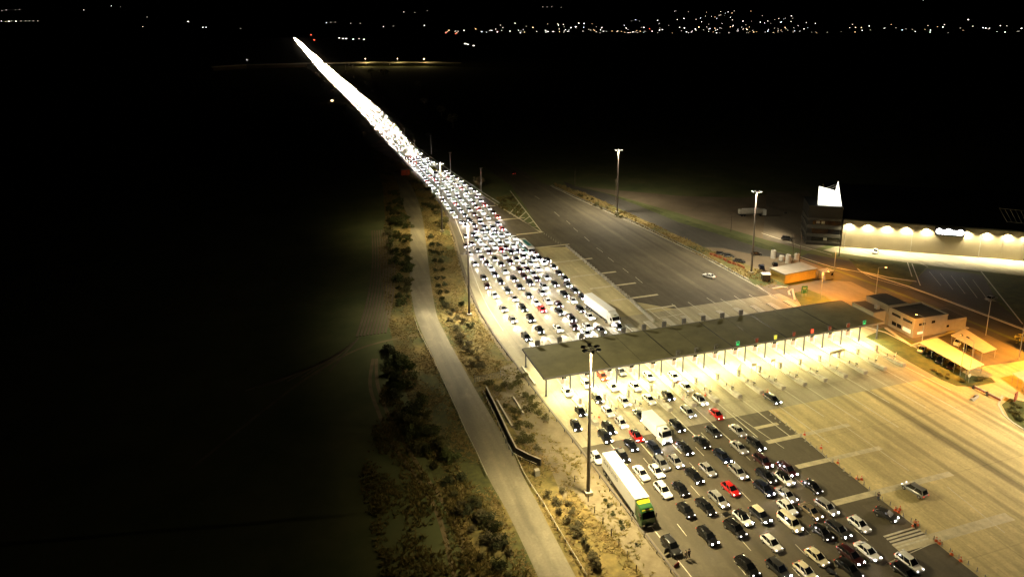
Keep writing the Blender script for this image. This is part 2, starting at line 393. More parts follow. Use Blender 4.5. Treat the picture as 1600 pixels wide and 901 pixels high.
line([Vector((lerp_path(HWR, y) - .35, y, 0)) for y in range(253, 330, 6)], .55)
# downstream lane dashes and edge line
line([Vector((lerp_path(EDGE, y) + 1.5, y, 0)) for y in range(56, 113, 5)], .15)
for k, x in enumerate((57.3, 61.0, 64.8, 68.6, 72.4, 76.2, 80.0, 84.0)):
    dashes(x, 58 + (k % 3) * 4, 110, 3, 11, .11, -.03)
for k in range(1, 16):                                   # lane lines fanning out of the toll islands
    x = 49.8 + 5.8 * k
    if x > 90: line([Vector((x, 121, 0)), Vector((x + .8, 108 - (k % 3) * 4, 0))], .22)
for k in range(1, 7):
    x = 49.8 + 5.8 * k; line([Vector((x, 121, 0)), Vector((x + .2, 106, 0))], .2)
# opposite carriageway lines
def pxline(s, w=.16, n=14):
    P = pts(s); Q = []
    for a, b_ in zip(P, P[1:]):
        for i in range(n): Q.append(a.lerp(b_, i / n))
    line(Q + [P[-1]], w)
pxline('862 292 930 322 1010 356 1100 398 1172 437 1205 462', .2)
for s in ('835 306 843 311', '866 331 874 338', '885 345 891 350', '896 356 903 362', '913 370 921 377', '932 387 942 394', '950 402 959 409', '973 419 982 426', '993 433 1004 442', '1104 465 1118 474', '1126 467 1144 478', '1147 462 1165 474', '1170 460 1190 472', '1075 472 1098 487'):
    pxline(s, .16, 2)
# gore hatch
gore = pts('846 363 800 304 819 340')
for a, b_ in (('847 363', '797 298'), ('846 363', '772 318')): pxline(a + ' ' + b_, .35)
for t in range(1, 7):
    a = at(847, 363).lerp(at(797, 298), t / 9); b_ = at(846, 363).lerp(at(795, 334), (t + .9) / 7)
    line([a, b_], .4)
# hatched island ends upstream (around 1020..1060, 475..500)
for s in ('1005 485 1052 478', '1028 497 1068 490', '1012 483 1040 505', '1033 480 1062 500', '1050 475 1078 497'): pxline(s, .2, 2)
# zebra hatch at the cone line
for k in range(5):
    a = at(1381 + k * 4.6, 838 + k * 4.3); b_ = at(1434 + k * 4.2, 822 + k * 4.6); line([a, b_], .35)
pxline('1455 849 1385 880', .12, 2)
# exit side faint lines
for s in ('1145 645 1225 700', '1205 640 1300 722', '1305 655 1420 735', '1480 760 1570 832'): pxline(s, .13, 3)
struct('road_markings', pk, M['paint'])
# kerbs
kb = MB()
kb.wallstrip([Vector((x, y, 0)) for y, x in [(150, 141.9), (141, 145.0), (136.5, 147.4), (128, 147.6), (121, 148.8), (115, 150.2), (112.8, 152.2)]], .35, .02, .15)
ke = MB().wallstrip([Vector((lerp_path(EDGE, y) - .3, y, 0)) for y in range(52, 330, 4)], .22, .0, .14)
struct('kerbs', ke, M['mast'])
kb.wallstrip(pts('1566 618 1560 632 1568 648 1582 660 1604 674'), .4, .02, .16)
kb.wallstrip(pts('860 290 900 310 1000 354 1090 397 1165 438 1190 452 1215 466'), .3, .0, .14)
struct('kerbs', kb, M['kerb'])
# field tracks, ploughed headland and the farm track
fr = MB()
for k in range(9):
    P = pts('611 358 616 400 616 440 611 480 602 520')
    P = [p + Vector((-k * .95, 0, 0)) for p in smooth_path(P, 4)]
    fr.wallstrip(P, .55, 0, .12)
for k in range(7):
    a = at(560 - k * 7, 528 + k * 6); b_ = at(515 - k * 22, 580 + k * 5); fr.wallstrip([a, b_], .4, 0, .12)
struct('furrows', fr, M['dirt'])
tr = MB()
for s in ('583 560 578 600 590 640 612 690 640 730 668 770 690 820 710 901', '588 560 590 600 606 645 634 695 662 740 690 780 715 830 735 901', '700 520 640 525 560 545 480 590 400 650 300 730'):
    tr.ribbon(smooth_path(pts(s), 5), .8, .008)
struct('field_track', tr, M['track'])

# ------------------------------------------------------------------ vehicles
TYPES = {  # L, W, H, hood end, belt, roof front, roof rear, rear glass base, front of glass
    'hatchback': dict(L=4.05, W=1.76, H=1.48, ws=-.95, rf=-.15, rr=1.35, rb=1.85, boot=0),
    'saloon': dict(L=4.55, W=1.80, H=1.44, ws=-1.05, rf=-.25, rr=1.00, rb=1.60, boot=1),
    'estate car': dict(L=4.65, W=1.80, H=1.48, ws=-1.10, rf=-.3, rr=1.75, rb=2.15, boot=0),
    'SUV': dict(L=4.5, W=1.86, H=1.68, ws=-1.05, rf=-.35, rr=1.65, rb=2.05, boot=0),
    'minivan': dict(L=4.7, W=1.85, H=1.78, ws=-1.35, rf=-.55, rr=1.85, rb=2.2, boot=0),
    'van': dict(L=4.9, W=1.9, H=1.95, ws=-1.45, rf=-.85, rr=2.15, rb=2.35, boot=0),
}
_parts = {}
def ring(y, w, z0, z1, hip):
    return [(-w * .80, y, z0), (-w * .98, y, z0 + .14), (-w, y, (z0 + z1) * .55), (-w * .975, y, z1 - .10), (-w * hip, y, z1),
            (w * hip, y, z1), (w * .975, y, z1 - .10), (w, y, (z0 + z1) * .55), (w * .98, y, z0 + .14), (w * .80, y, z0)]
def car_parts(kind):
    """meshes of one car type, nose towards -y; returns list of (part name, mesh, material key, offset)"""
    if kind in _parts: return _parts[kind]
    T = TYPES[kind]; L, W, H = T['L'], T['W'] / 2, T['H']; h = L / 2
    suv = kind in ('SUV', 'minivan', 'van'); z0 = .30 if suv else .24; belt = .98 if suv else .90
    if kind == 'van': belt = 1.12
    hood = belt - .06
    b = MB()
    rear_top = belt if T['boot'] else belt + .04
    b.loft([ring(-h, W * .74, z0 + .12, .58, .8), ring(-h + .10, W * .88, z0 + .03, .68, .85), ring(-h + .38, W * .97, z0, hood - .10, .84),
            ring(-h + .85, W, z0, hood - .02, .84), ring(T['ws'] - .02, W, z0, hood + .03, .86), ring(T['ws'] + .5, W, z0, belt, .88), ring(.6, W, z0, belt + .01, .88),
            ring(T['rb'] - .2, W, z0, rear_top, .88), ring(h - .28, W * .96, z0 + .02, rear_top - (.02 if T['boot'] else .0), .86), ring(h - .06, W * .90, z0 + .06, rear_top - .10, .84), ring(h, W * .80, z0 + .14, rear_top - .22, .8)])
    # roof and pillars
    wb, wt = W * .86, W * .70; zt = H - .05
    ws, rf, rr, rb = T['ws'], T['rf'], T['rr'], T['rb']
    def rr_(y, w, z): return [(-w, y, z - .05), (-w * .9, y, z), (-w * .4, y, z + .035), (w * .4, y, z + .035), (w * .9, y, z), (w, y, z - .05)]
    b.loft([rr_(rf - .06, wt * .96, zt - .03), rr_(rf + .25, wt + .03, zt + .01), rr_((rf + rr) / 2, wt + .04, zt + .015), rr_(rr - .2, wt + .03, zt), rr_(rr + .05, wt * .97, zt - .05)])
    gl = {}
    A = [(-wb, ws, belt), (wb, ws, belt), (wb, rb, belt), (-wb, rb, belt)]; B = [(-wt, rf, zt), (wt, rf, zt), (wt, rr, zt), (-wt, rr, zt)]
    def pillar(p, q, r): b.cyl(p, q, r, r, 6)
    for i, r in ((0, .055), (1, .055), (2, .085), (3, .085)): pillar(A[i], B[i], r)
    for s in (-1, 1):
        yb = (ws + rb) / 2 - .1; pillar((s * (wb + .005), yb, belt), (s * (wt + .01), (rf + rr) / 2 + .05, zt), .045)
    if kind in ('estate car', 'SUV'):
        for s in (-1, 1): b.box((s * wt * .88, (rf + rr) / 2, H + .03), (.04, (rr - rf) * .8, .04))
    if kind == 'van':                                                  # panelled sides behind the door
        for s in (-1, 1): b.loft([[(s * (wb + .01), -.35, belt), (s * (wt + .02), -.35, zt), (s * (wt - .1), -.35, zt), (s * (wb - .1), -.35, belt)],
                                  [(s * (wb + .01), rb, belt), (s * (wt + .02), rr, zt), (s * (wt - .1), rr, zt), (s * (wb - .1), rb, belt)]])
    me = b.mesh('car_body', M['p_black'])
    bm = bmesh.new(); bm.from_mesh(me); bmesh.ops.recalc_face_normals(bm, faces=bm.faces); bm.to_mesh(me); bm.free()
    me.polygons.foreach_set('use_smooth', [True] * len(me.polygons))
    try: me.set_sharp_from_angle(angle=R(38))
    except Exception: pass
    out = [('body', me, None, (0, 0, 0))]
    def panel(name, q, th=.02):
        n = (Vector(q[1]) - Vector(q[0])).cross(Vector(q[3]) - Vector(q[0])).normalized() * th
        m_ = MB(); m_.loft([[Vector(p) - n for p in q], [Vector(p) + n for p in q]]); return (name, m_.mesh(name, M['glass']), None, (0, 0, 0))
    out.append(panel('windscreen', [A[0], A[1], B[1], B[0]])); out.append(panel('rear_window', [A[2], A[3], B[3], B[2]]))
    out.append(panel('side_window', [A[1], A[2], B[2], B[1]])); out.append(panel('side_window', [A[3], A[0], B[0], B[3]]))
    lampm = MB(); rings = []
    for k, rr2 in enumerate((.03, .11, .15, .15)):
        rings.append([(rr2 * 1.15 * math.cos(t), [-.10, -.07, .0, .10][k], rr2 * .72 * math.sin(t)) for t in [2 * math.pi * i / 8 for i in range(8)]])
    lampm.loft(rings); hm = lampm.mesh('headlight', M['head'])
    tl = MB().box((0, 0, 0), (.30, .10, .16)).mesh('tail_light', M['tail'])
    for s in (-1, 1):
        out.append(('headlight', hm, None, (s * W * .70, -h + .22, .64 if not suv else .74)))
        out.append(('tail_light', tl, None, (s * W * .72, h - .05, rear_top - .20)))
    wm = MB(); r_ = .35 if suv else .31
    wm.cyl((-.11, 0, 0), (.11, 0, 0), r_, r_, 14); wm.cyl((-.125, 0, 0), (.125, 0, 0), r_ * .62, r_ * .62, 10, 1)
    wme = wm.mesh('wheel', [M['tyre'], M['rim']])
    for s in (-1, 1):
        for y in (-h + .82, h - .80): out.append(('wheel', wme, None, (s * (W - .085), y, r_)))
    mm = MB().box((0, 0, 0), (.22, .12, .14)).mesh('mirror', M['dark'])
    for s in (-1, 1): out.append(('mirror', mm, None, (s * (W + .06), ws + .35, belt + .06)))
    _parts[kind] = out
    return out
_bodies = {}
def body_mesh(kind, colour, roofc=None):
    key = (kind, colour, roofc)
    if key not in _bodies:
        me = car_parts(kind)[0][1].copy(); me.materials.clear(); me.materials.append(M['p_' + colour])
        if roofc:
            me.materials.append(M['p_' + roofc])
            for p in me.polygons:
                if p.center.z > TYPES[kind]['H'] - .14: p.material_index = 1
        _bodies[key] = me
    return _bodies[key]
BEAM = bpy.data.lights.new('headlamp_beam', 'SPOT'); BEAM.energy = 1500; BEAM.color = (1, .93, .85); BEAM.spot_size = R(62); BEAM.spot_blend = .9; BEAM.shadow_soft_size = .12
def make_car(kind, colour, loc, rz, label=None, group=None, roofc=None, lit=True, beam=False, name=None, skip=()):
    nm = name or {'hatchback': 'hatchback_car', 'saloon': 'saloon_car', 'estate car': 'estate_car', 'SUV': 'suv_car', 'minivan': 'minivan', 'van': 'panel_van'}[kind]
    if lit and not beam and random.random() < .35: lit = 'dim'
    t = thing(nm, label or '-', {'van': 'van', 'minivan': 'minivan'}.get(kind, 'car'), loc, rz, group)
    for (pn, me, _, off) in car_parts(kind):
        if pn in skip: continue
        if pn == 'body': me = body_mesh(kind, colour, roofc)
        if lit == 'dim' and pn == 'headlight':
            key = ('dim', kind)
            if key not in _bodies: me = me.copy(); me.materials.clear(); me.materials.append(M['head_dim']); _bodies[key] = me
            me = _bodies[key]
        if not lit and pn in ('headlight', 'tail_light'):
            key = ('off', kind, pn)
            if key not in _bodies:
                me = me.copy(); me.materials.clear(); me.materials.append(M['head_off'] if pn == 'headlight' else M['redm']); _bodies[key] = me
            me = _bodies[key]
        link(pn, me, t, off)
    t.scale = (.93, .93, .93)
    if beam:
        b = link('headlamp_beam', BEAM, t, (0, -TYPES[kind]['L'] / 2 - .15, .72))
        b.rotation_euler = Vector((0, -1, -.10)).to_track_quat('-Z', 'Y').to_euler()
    return t
KIND = {'h': 'hatchback', 's': 'saloon', 'e': 'estate car', 'u': 'SUV', 'm': 'minivan', 'v': 'van'}
COLR = {'k': 'black', 'w': 'white', 's': 'silver', 'g': 'dark grey', 'r': 'red', 'n': 'navy', 'm': 'maroon', 'c': 'cream', 'b': 'champagne', 'l': 'light grey', 'o': 'orange red'}
# px py colour type [heading in degrees from straight down the road] [roof colour]
DOWN = """886 611 w h 0;933 621 g h 1;941 586 o h 0;916 598 w h 0;957 603 w h 1;992 602 w s 1;975 625 w s 1;1014 587 w h 0;970 579 l h 0
950 641 w s 1;907 641 k h 0;900 663 k h -4;971 659 w h 2;1014 622 w s 1;1044 617 k h 1;1053 587 w h 0;1072 603 w s 1;1094 624 w u 2 k;1075 642 s e 2
1120 646 r h 2;1000 647 g s 1;951 667 k e 3;946 681 k u 2;995 680 r h 4 k;986 694 k h 5;1023 699 n e 3;1058 664 k e 4;1070 699 k e 3
1097 689 k s 4;1115 673 g h 5;1153 671 s s 5;1181 692 k e 5;1155 697 s s 5;1129 711 n e 4;972 709 k s 2 l;1002 737 w s 5
1031 720 l e 4;1027 734 w h 4;1056 719 s h 4;1106 732 s h 6;1085 742 k e 6;1153 735 s e 5;1192 719 m u 6;1036 764 w u 3;1064 762 k h 6
1142 762 r h 7;1123 778 s e 8;1103 790 k e 9;1072 795 k h 7;1161 807 w h 9 k;1188 803 g u 9 c;1106 835 k e 10;1206 846 w h 11;1168 882 k e 11;1217 887 g u 12
1230 732 m u 8;1226 746 w h 9 k;1270 759 k h 10;1197 742 k u 8;1194 762 n u 8;1228 771 s s 9;1230 791 w h 9;1236 814 c v 10
1268 797 b s 10;1292 790 s e 10;1284 829 k h 11;1310 825 g e 11;1343 817 w h 9;1385 802 g h 25;1207 622 g e 6
1277 868 c h 17;1330 865 m e 12;1356 859 w s 10;1421 877 w u 9;1327 886 k e 12;1259 890 c h 14;1416 893 k e 9"""
UP = """753 402 m h;760 410 m h;773 404 k h;742 411 l h;783 412 g h;767 418 w s;773 428 k e;789 423 s h;797 409 m u;807 404 g h;756 433 g h;761 446 m h;782 439 k e
773 460 w h;793 453 k e;803 435 g e;812 421 m e;824 420 m h;817 412 s h;829 410 s h;819 431 m h;812 447 k s;828 441 k u;803 465 s s;786 481 s s;826 460 g s;839 435 m h
833 427 l h;841 419 w s;838 403 g h;849 409 w s;854 432 s s;850 447 s u;847 456 l h;838 472 w h;856 469 w s;817 480 k e;829 496 k e;847 482 r h;801 498 s s;843 514 k s;822 525 g e
855 406 g h;865 416 k h;874 426 g h;883 434 k h;867 443 k h;887 444 g h;898 453 g s;882 459 k e;910 463 k h;895 468 w s;873 475 m h;907 482 k e;874 486 g e;921 493 w s;893 496 k e
897 509 m h;872 512 w s;918 509 w h;916 520 w u;939 515 k h;966 509 k e;838 403 k h;804 371 w s;809 391 n h;818 400 g h;798 393 k e;789 400 w h;733 395 s h;728 383 m h;737 380 m h;746 390 g h;764 393 m h;759 386 w h
751 379 w s;767 378 s h;773 385 w h;783 390 r h;790 386 m h;781 379 g h;802 383 w h;792 376 w s;785 357 r h;778 349 n h;728 368 k h;728 351 k h;720 346 l h;739 366 n h;744 359 m h;741 351 k h;745 372 g h;753 361 g h
757 354 n h;758 370 w s;750 347 k h;762 360 g h;770 355 k h;774 361 k h;769 367 s h;775 373 w h;783 367 l h;792 364 s h;816 392 w s;835 395 o h"""
CARS = []       # dicts: loc, rz, kind, colour
def parse(s, zone):
    for q in s.replace('\n', ';').split(';'):
        w = q.split()
        if not w: continue
        p = at(float(w[0]), float(w[1]), .75); p.z = .02
        hd = float(w[4]) if len(w) > 4 else random.uniform(-1.5, 1.5)
        CARS.append(dict(loc=p, rz=R((hd * .6 if 0 < hd < 20 else hd) + random.uniform(-1, 1)), kind=KIND[w[3]], colour=COLR[w[2]], roofc=COLR[w[5]] if len(w) > 5 else None, zone=zone))
parse(DOWN, 'below'); nb = len(CARS); parse(UP, 'above')
# keep neighbours from touching: push apart along the lane / sideways
for it in range(60):
    for i in range(len(CARS)):
        for j in range(i):
            a, b_ = CARS[i]['loc'], CARS[j]['loc']; dx, dy = a.x - b_.x, a.y - b_.y
            ox, oy = 2.05 - abs(dx), 4.7 - abs(dy)
            if ox > 0 and oy > 0:
                if ox < oy * .8:
                    s = (ox / 2 + .01) * (1 if dx >= 0 else -1); a.x += s; b_.x -= s
                else:
                    s = (oy / 2 + .01) * (1 if dy >= 0 else -1); a.y += s; b_.y -= s
# text labels that single each car out
def desc(c): return c['colour'] + (' %s-roofed' % c['roofc'] if c.get('roofc') else '') + ' ' + c['kind']
ZN = {'below': 'past the toll canopy', 'above': 'queueing up to the canopy'}
def near(c, cond, key):
    L_ = [d for d in CARS if d is not c and d['zone'] == c['zone'] and cond(d)]
    return min(L_, key=key) if L_ else None
cands = []
for c in CARS:
    x, y = c['loc'].x, c['loc'].y
    ah = near(c, lambda d: abs(d['loc'].x - x) < 2.4 and 2 < y - d['loc'].y < 22, lambda d: y - d['loc'].y)
    be = near(c, lambda d: abs(d['loc'].x - x) < 2.4 and 2 < d['loc'].y - y < 22, lambda d: d['loc'].y - y)
    lf = near(c, lambda d: abs(d['loc'].y - y) < 5 and 1 < x - d['loc'].x < 9, lambda d: x - d['loc'].x)
    rt = near(c, lambda d: abs(d['loc'].y - y) < 5 and 1 < d['loc'].x - x < 9, lambda d: d['loc'].x - x)
    D, Z = desc(c), ZN[c['zone']]; K = [D + ' ' + Z]
    A = lambda d: ('an ' if desc(d)[0] in 'aeiouS' and not desc(d).startswith('silver') else 'a ') + desc(d)
    if ah: K.append('%s close behind %s %s' % (D, A(ah), Z))
    if be: K.append('%s followed by %s %s' % (D, A(be), Z))
    if lf: K.append('%s on the right of %s %s' % (D, A(lf), Z))
    if rt: K.append('%s on the left of %s %s' % (D, A(rt), Z))
    if ah and be: K.append('%s between %s in front and %s behind' % (D, A(ah), A(be)))
    if lf and rt: K.append('%s with %s on its left and %s on its right' % (D, A(lf), A(rt)))
    if ah and lf: K.append('%s behind %s and beside %s' % (D, A(ah), A(lf)))
    if be and rt: K.append('%s ahead of %s, left of %s' % (D, A(be), A(rt)))
    if ah and rt: K.append('%s behind %s, left of %s' % (D, A(ah), A(rt)))
    row = sorted([d for d in CARS if d['zone'] == c['zone'] and desc(d) == D], key=lambda d: d['loc'].y)
    ordn = ['nearest', 'second nearest', 'third nearest', 'fourth nearest', 'fifth nearest', 'sixth nearest', 'seventh nearest', 'eighth nearest', 'ninth nearest', 'tenth nearest', 'eleventh nearest', 'twelfth nearest', 'thirteenth nearest', 'fourteenth nearest', 'fifteenth nearest', 'sixteenth nearest', 'seventeenth nearest', 'eighteenth nearest', 'nineteenth nearest', 'twentieth nearest']
    K.append('%s %s to the viewer among those %s' % (D, ordn[min(19, row.index(c))], Z))
    cands.append([k for k in K if len(k.split()) <= 16])
from collections import Counter
cnt = Counter(k for K in cands for k in set(K))
for c, K in zip(CARS, cands):
    c['label'] = next((k for k in K if cnt[k] == 1), K[-1])
for i, c in enumerate(CARS):
    t = make_car(c['kind'], c['colour'], c['loc'], c['rz'], c['label'], 'cars in the toll queue' if c['zone'] == 'above' else 'cars leaving the toll booths', c['roofc'], True, beam=(c['zone'] == 'above' and c['loc'].y < 300))
# special cars ---------------------------------------------------------------
p = at(1149, 824, .75); p.z = .02
t = make_car('SUV', 'black', p, R(10), 'long black SUV with its tailgate raised open among the queue', 'cars leaving the toll booths')
MB().box((0, 2.25, 1.95), (1.3, 1.1, .07)).build('tailgate', M['p_black'], t)
p = at(1049, 851, .75); p.z = .02
t = make_car('SUV', 'dark grey', p, R(3), 'dark grey SUV stopped by the left kerb with its driver door open', None, lit=False)
MB().box((-1.45, -.75, .75), (1.05, .07, .95), R(18)).build('door', M['p_dark grey'], t)
p = at(932, 713, .75); p.z = .02
t = make_car('hatchback', 'white', p, R(0), 'white hatchback with doors open squeezed behind the long white trailer', None, lit=False)
for s in (-1, 1): MB().box((s * 1.28, -.55, .72), (.8, .07, .8), R(-s * 20)).build('door', M['p_white'], t)
p = at(1429, 763, .8); p.z = .02
t = make_car('minivan', 'light grey', p, R(188), 'grey minivan alone on the empty concrete, its rear window to the viewer', None)
p = at(1108, 430, .7); p.z = .02
t = make_car('saloon', 'white', p, R(-158), 'lone white saloon on the empty opposite carriageway', None)
p = at(1368, 392, .7); p.z = .04
make_car('saloon', 'white', p, R(-52), 'white saloon parked on the bright strip under the warehouse wall', None, lit=False)
p = at(1549, 465, .7); p.z = .03
make_car('saloon', 'light grey', p, R(100), 'light grey car parked on the dark asphalt car park by its white line', None, lit=False)
p = at(802, 270, .8); p.z = .02
make_car('hatchback', 'black', p, R(178), 'dark car with red tail lights driving away on the unlit carriageway', None)
for (x, y, hd, cl, kd, lb) in [(1127, 396, 60, 'black', 'hatchback', 'black hatchback, leftmost of the parked cars behind the orange barrier'), (1139, 399, 62, 'dark grey', 'hatchback', 'dark grey hatchback, second from left behind the orange barrier'),
                        (1155, 407, 62, 'black', 'saloon', 'black saloon parked alone behind the orange barrier, mast on its right'), (1182, 396, 80, 'black', 'hatchback', 'black hatchback parked deep in the yard behind the others'),
                        (1190, 416, 150, 'navy', 'estate car', 'navy estate parked just right of the mast near the ochre shed'), (1211, 412, 150, 'black', 'hatchback', 'black hatchback half hidden behind the ochre shed'),
                        (1230, 372, 40, 'black', 'SUV', 'black SUV standing in the paved yard left of the black tower building')]:
    p = at(x, y, .7); p.z = .03; make_car(kd, cl, p, R(hd), lb, 'cars parked in the yard', lit=False)

# far queue: individually placed cars, one mesh each -------------------------------------------------
def simple_car(colour, kind='hatchback', head='head_far'):
    T = TYPES[kind]; me_ = MB()
    for (pn, me, _, off) in car_parts(kind):
        if pn == 'mirror' or (pn == 'wheel'): continue
        mi = {'body': 0, 'headlight': 2, 'tail_light': 3}.get(pn, 1)
        o = len(me_.v); me_.v += [(v.co.x + off[0], v.co.y + off[1], v.co.z + off[2]) for v in me.vertices]
        for p_ in me.polygons: me_.f.append([o + i for i in p_.vertices]); me_.m.append(mi)
    for s in (-1, 1):
        for y in (-1.25, 1.25): me_.cyl((s * .66, y, .31), (s * .88, y, .31), .31, .31, 10, 4)
    return me_.mesh('distant_car', [M['p_' + colour], M['glass'], M[head], M['tail'], M['tyre']])
FARMESH = {(c, hd): simple_car(c, k, hd) for c, k in (('black', 'hatchback'), ('white', 'saloon'), ('silver', 'hatchback'), ('dark grey', 'SUV'), ('maroon', 'hatchback'), ('red', 'hatchback')) for hd in ('head_far', 'head_warm')}
nfar = 0
placed = [c['loc'] for c in CARS]
def lanes(y):
    l, r = lerp_path(EDGE, y) + 1.6, lerp_path(HWR, y) - 2.0
    if y < 320: r = min(r, 81.0); l = max(l, 64.0)
    return [l + (r - l) * k / 4 for k in range(5)] 
for li in range(5):
    y = 276 + random.uniform(0, 5)
    while y < 425:
        L_ = lanes(y); x = L_[li] + random.uniform(-.35, .35)
        if all(abs(q.x - x) > 2.1 or abs(q.y - y) > 5.2 for q in placed) and not (73 < x < 83 and 385 < y < 402):
            c = random.choices(['black', 'white', 'silver', 'dark grey', 'maroon', 'red'], [28, 24, 13, 12, 16, 7])[0]  # maroon and red shares raised: paint in place of reddish bonnet glow
            o = tag(link('distant_car', FARMESH[(c, random.choice(['head_far', 'head_far', 'head_warm']))], None, (x, y, .02), R(random.uniform(-1, 1))), '%s car with glaring headlights deep in the packed queue before the plaza widens' % c, 'car', '%s cars in the packed distant queue' % c); o.scale = (.94, .94, .94)
            bb = link('headlamp_beam', BEAM, o, (0, -2.15, .72)); bb.rotation_euler = Vector((0, -1, -.10)).to_track_quat('-Z', 'Y').to_euler()
            nfar += 1; placed.append(o.location.copy())
        y += random.uniform(5.6, 8.2)
# beyond that the queue reads as one band of light
st = MB()
def lowcar(x, y, s=1.0):
    o = len(st.v)
    st.box((x, y, .62), (1.75, 4.2, .62)); st.box((x, y + .25, 1.18), (1.5, 2.3, .5), 0, 0, .84)
    hm_i = random.choice([1, 1, 2])
    for sx in (-.62, .62):
        k = random.uniform(.28, .5) if y < 900 else .5
        st.add([(x + sx - k * .6, y - 2.13, .52), (x + sx + k * .6, y - 2.13, .52), (x + sx + k * .6, y - 2.02, .52 + k * .9), (x + sx - k * .6, y - 2.02, .52 + k * .9)], [(0, 1, 2, 3)], hm_i)
for li in range(5):
    y = 428 + random.uniform(0, 4)
    while y < 4250:
        L_ = lanes(y)
        if li < len(L_):
            if random.random() > (.08 if y < 900 else .03): lowcar(L_[li] + random.gauss(0, .55), y)
        y += random.uniform(5.8, 8.6) if y < 1500 else random.uniform(7, 11)
tag(st.build('distant_traffic', [M['p_dark grey'], M['head_rib'], M['rib_warm']]), 'solid ribbon of oncoming headlights running to the horizon', 'traffic', kind='stuff')

# lorries, coach, motorbike --------------------------------------------------------------------------
def wheels(t, xs, ys, r=.5, w=.3):
    me = MB().cyl((-w / 2, 0, 0), (w / 2, 0, 0), r, r, 16).cyl((-w / 2 - .02, 0, 0), (w / 2 + .02, 0, 0), r * .5, r * .5, 10, 1).mesh('wheel', [M['tyre'], M['rim']])
    for x in xs:
        for y in ys: link('wheel', me, t, (x, y, r))
def cab(t, y0, col, topcol, W=2.5, H=3.7, L=2.3):
    """tractor cab, nose at y0, towards -y"""
    w = W / 2
    c = MB()
    def rg(y, w_, z0, z1): return [(-w_, y, z0), (w_, y, z0), (w_, y, z1 - .2), (w_ - .2, y, z1), (-w_ + .2, y, z1), (-w_, y, z1 - .2)]
    c.loft([rg(y0, w * .93, .5, 1.9), rg(y0 + .08, w * .98, .42, 2.0), rg(y0 + .45, w, .42, 2.9), rg(y0 + .9, w, .42, H - .3), rg(y0 + L, w, .42, H)])
    c.build('cab', M['p_' + col], t)
    r = MB(); r.loft([[(-w * .8, y0 + .55, 2.95), (w * .8, y0 + .55, 2.95), (w * .75, y0 + .6, 3.12), (-w * .75, y0 + .6, 3.12)], [(-w * .92, y0 + L, H - .1), (w * .92, y0 + L, H - .1), (w * .88, y0 + L, H + .12), (-w * .88, y0 + L, H + .12)]])
    r.build('roof_deflector', M['p_' + topcol], t)
    g = MB(); g.add([(-w * .9, y0 + .02, 1.95), (w * .9, y0 + .02, 1.95), (w * .86, y0 + .42, 2.88), (-w * .86, y0 + .42, 2.88), (-w * .9, y0 - .03, 1.95), (w * .9, y0 - .03, 1.95), (w * .86, y0 + .37, 2.9), (-w * .86, y0 + .37, 2.9)], [(0, 1, 2, 3), (7, 6, 5, 4), (0, 4, 5, 1), (3, 2, 6, 7), (0, 3, 7, 4), (1, 5, 6, 2)])
    g.build('windscreen', M['glass'], t)
    MB().box((0, y0 + .75, 3.28), (.75, .5, .04)).build('roof_hatch', M['glass'], t)
    for s in (-1, 1):
        MB().box((s * (w + .01), y0 + .85, 2.2), (.03, .9, .75)).build('side_window', M['glass'], t)
        MB().box((s * (w + .18), y0 + .1, 2.3), (.16, .1, .75)).build('mirror', M['dark'], t)
    MB().box((0, y0 - .02, .62), (W * .96, .2, .4)).build('bumper', M['dark'], t)
def artic(name, label, loc, rz, col, topcol, lit, text=None):
    t = thing(name, label, 'lorry', loc, rz)
    yb = 8.2                                                   # trailer rear
    MB().box((0, 1.4, 2.6), (2.55, 13.6, 2.8)).build('trailer', M['trailer'], t)
    MB().box((0, 1.4, 1.12), (1.2, 13.2, .2)).build('chassis', M['dark'], t)
    for s in (-1, 1): MB().box((s * 1.22, 1.6, .72), (.04, 7.5, .55)).build('side_guard', M['dark'], t)
    wheels(t, (-1.08, 1.08), (4.4, 5.7, 7.0, -6.9, -4.2))
    MB().box((0, -5.9, .75), (1.0, 5.0, .3)).build('tractor_frame', M['dark'], t)
    for s in (-1, 1): MB().cyl((s * 1.0, -6.2, .8), (s * 1.0, -5.0, .8), .32, .32, 10).build('fuel_tank', M['steel'], t)
    cab(t, -7.9, col, topcol)
    hm = MB().box((0, 0, 0), (.36, .08, .22)).mesh('headlight', M['head'] if lit else M['head_off'])
    for s in (-1, 1): link('headlight', hm, t, (s * .95, -8.08, .92))
    MB().box((0, 8.23, .9), (2.3, .06, .25)).build('tail_light_bar', M['redm'], t)
    if text:
        cu = bpy.data.curves.new('lettering', 'FONT'); cu.body = text; cu.size = 1.05; cu.extrude = .01; cu.space_character = 1.25
        cu.materials.append(M['dark']); o = text_mesh(cu, t)
        o.rotation_euler = (R(90), 0, R(-90)); o.location = (-1.29, 7.4, 2.55)
    return t
p = at(976, 743, 4.0); T1 = artic('articulated_lorry', 'long white trailer lorry with green and yellow cab parked at the left kerb', (53.6, 0, .02), R(1), 'green', 'yellow', False, 'SARTUNES')
A = (at(941.2, 707.8, 4) + at(960.4, 702.8, 4)) / 2; B = (at(1009.2, 769, 4) + at(989.7, 774.9, 4)) / 2
d = (B - A).normalized(); ctr = A + d * 6.8
T1.location = (ctr.x + d.x * 1.4, ctr.y + d.y * 1.4, .02); T1.rotation_euler = (0, 0, math.atan2(d.x, -d.y))
A = (at(908, 461, 4) + at(929, 455, 4)) / 2; B = (at(945, 484, 4) + at(958, 479, 4)) / 2; d = (B - A).normalized()
c0 = A + d * 6.8
T2 = artic('articulated_lorry', 'white articulated lorry waiting at the right edge of the queue above the canopy', (c0.x + d.x * 1.4, c0.y + d.y * 1.4, .02), math.atan2(d.x, -d.y), 'white', 'white', True)
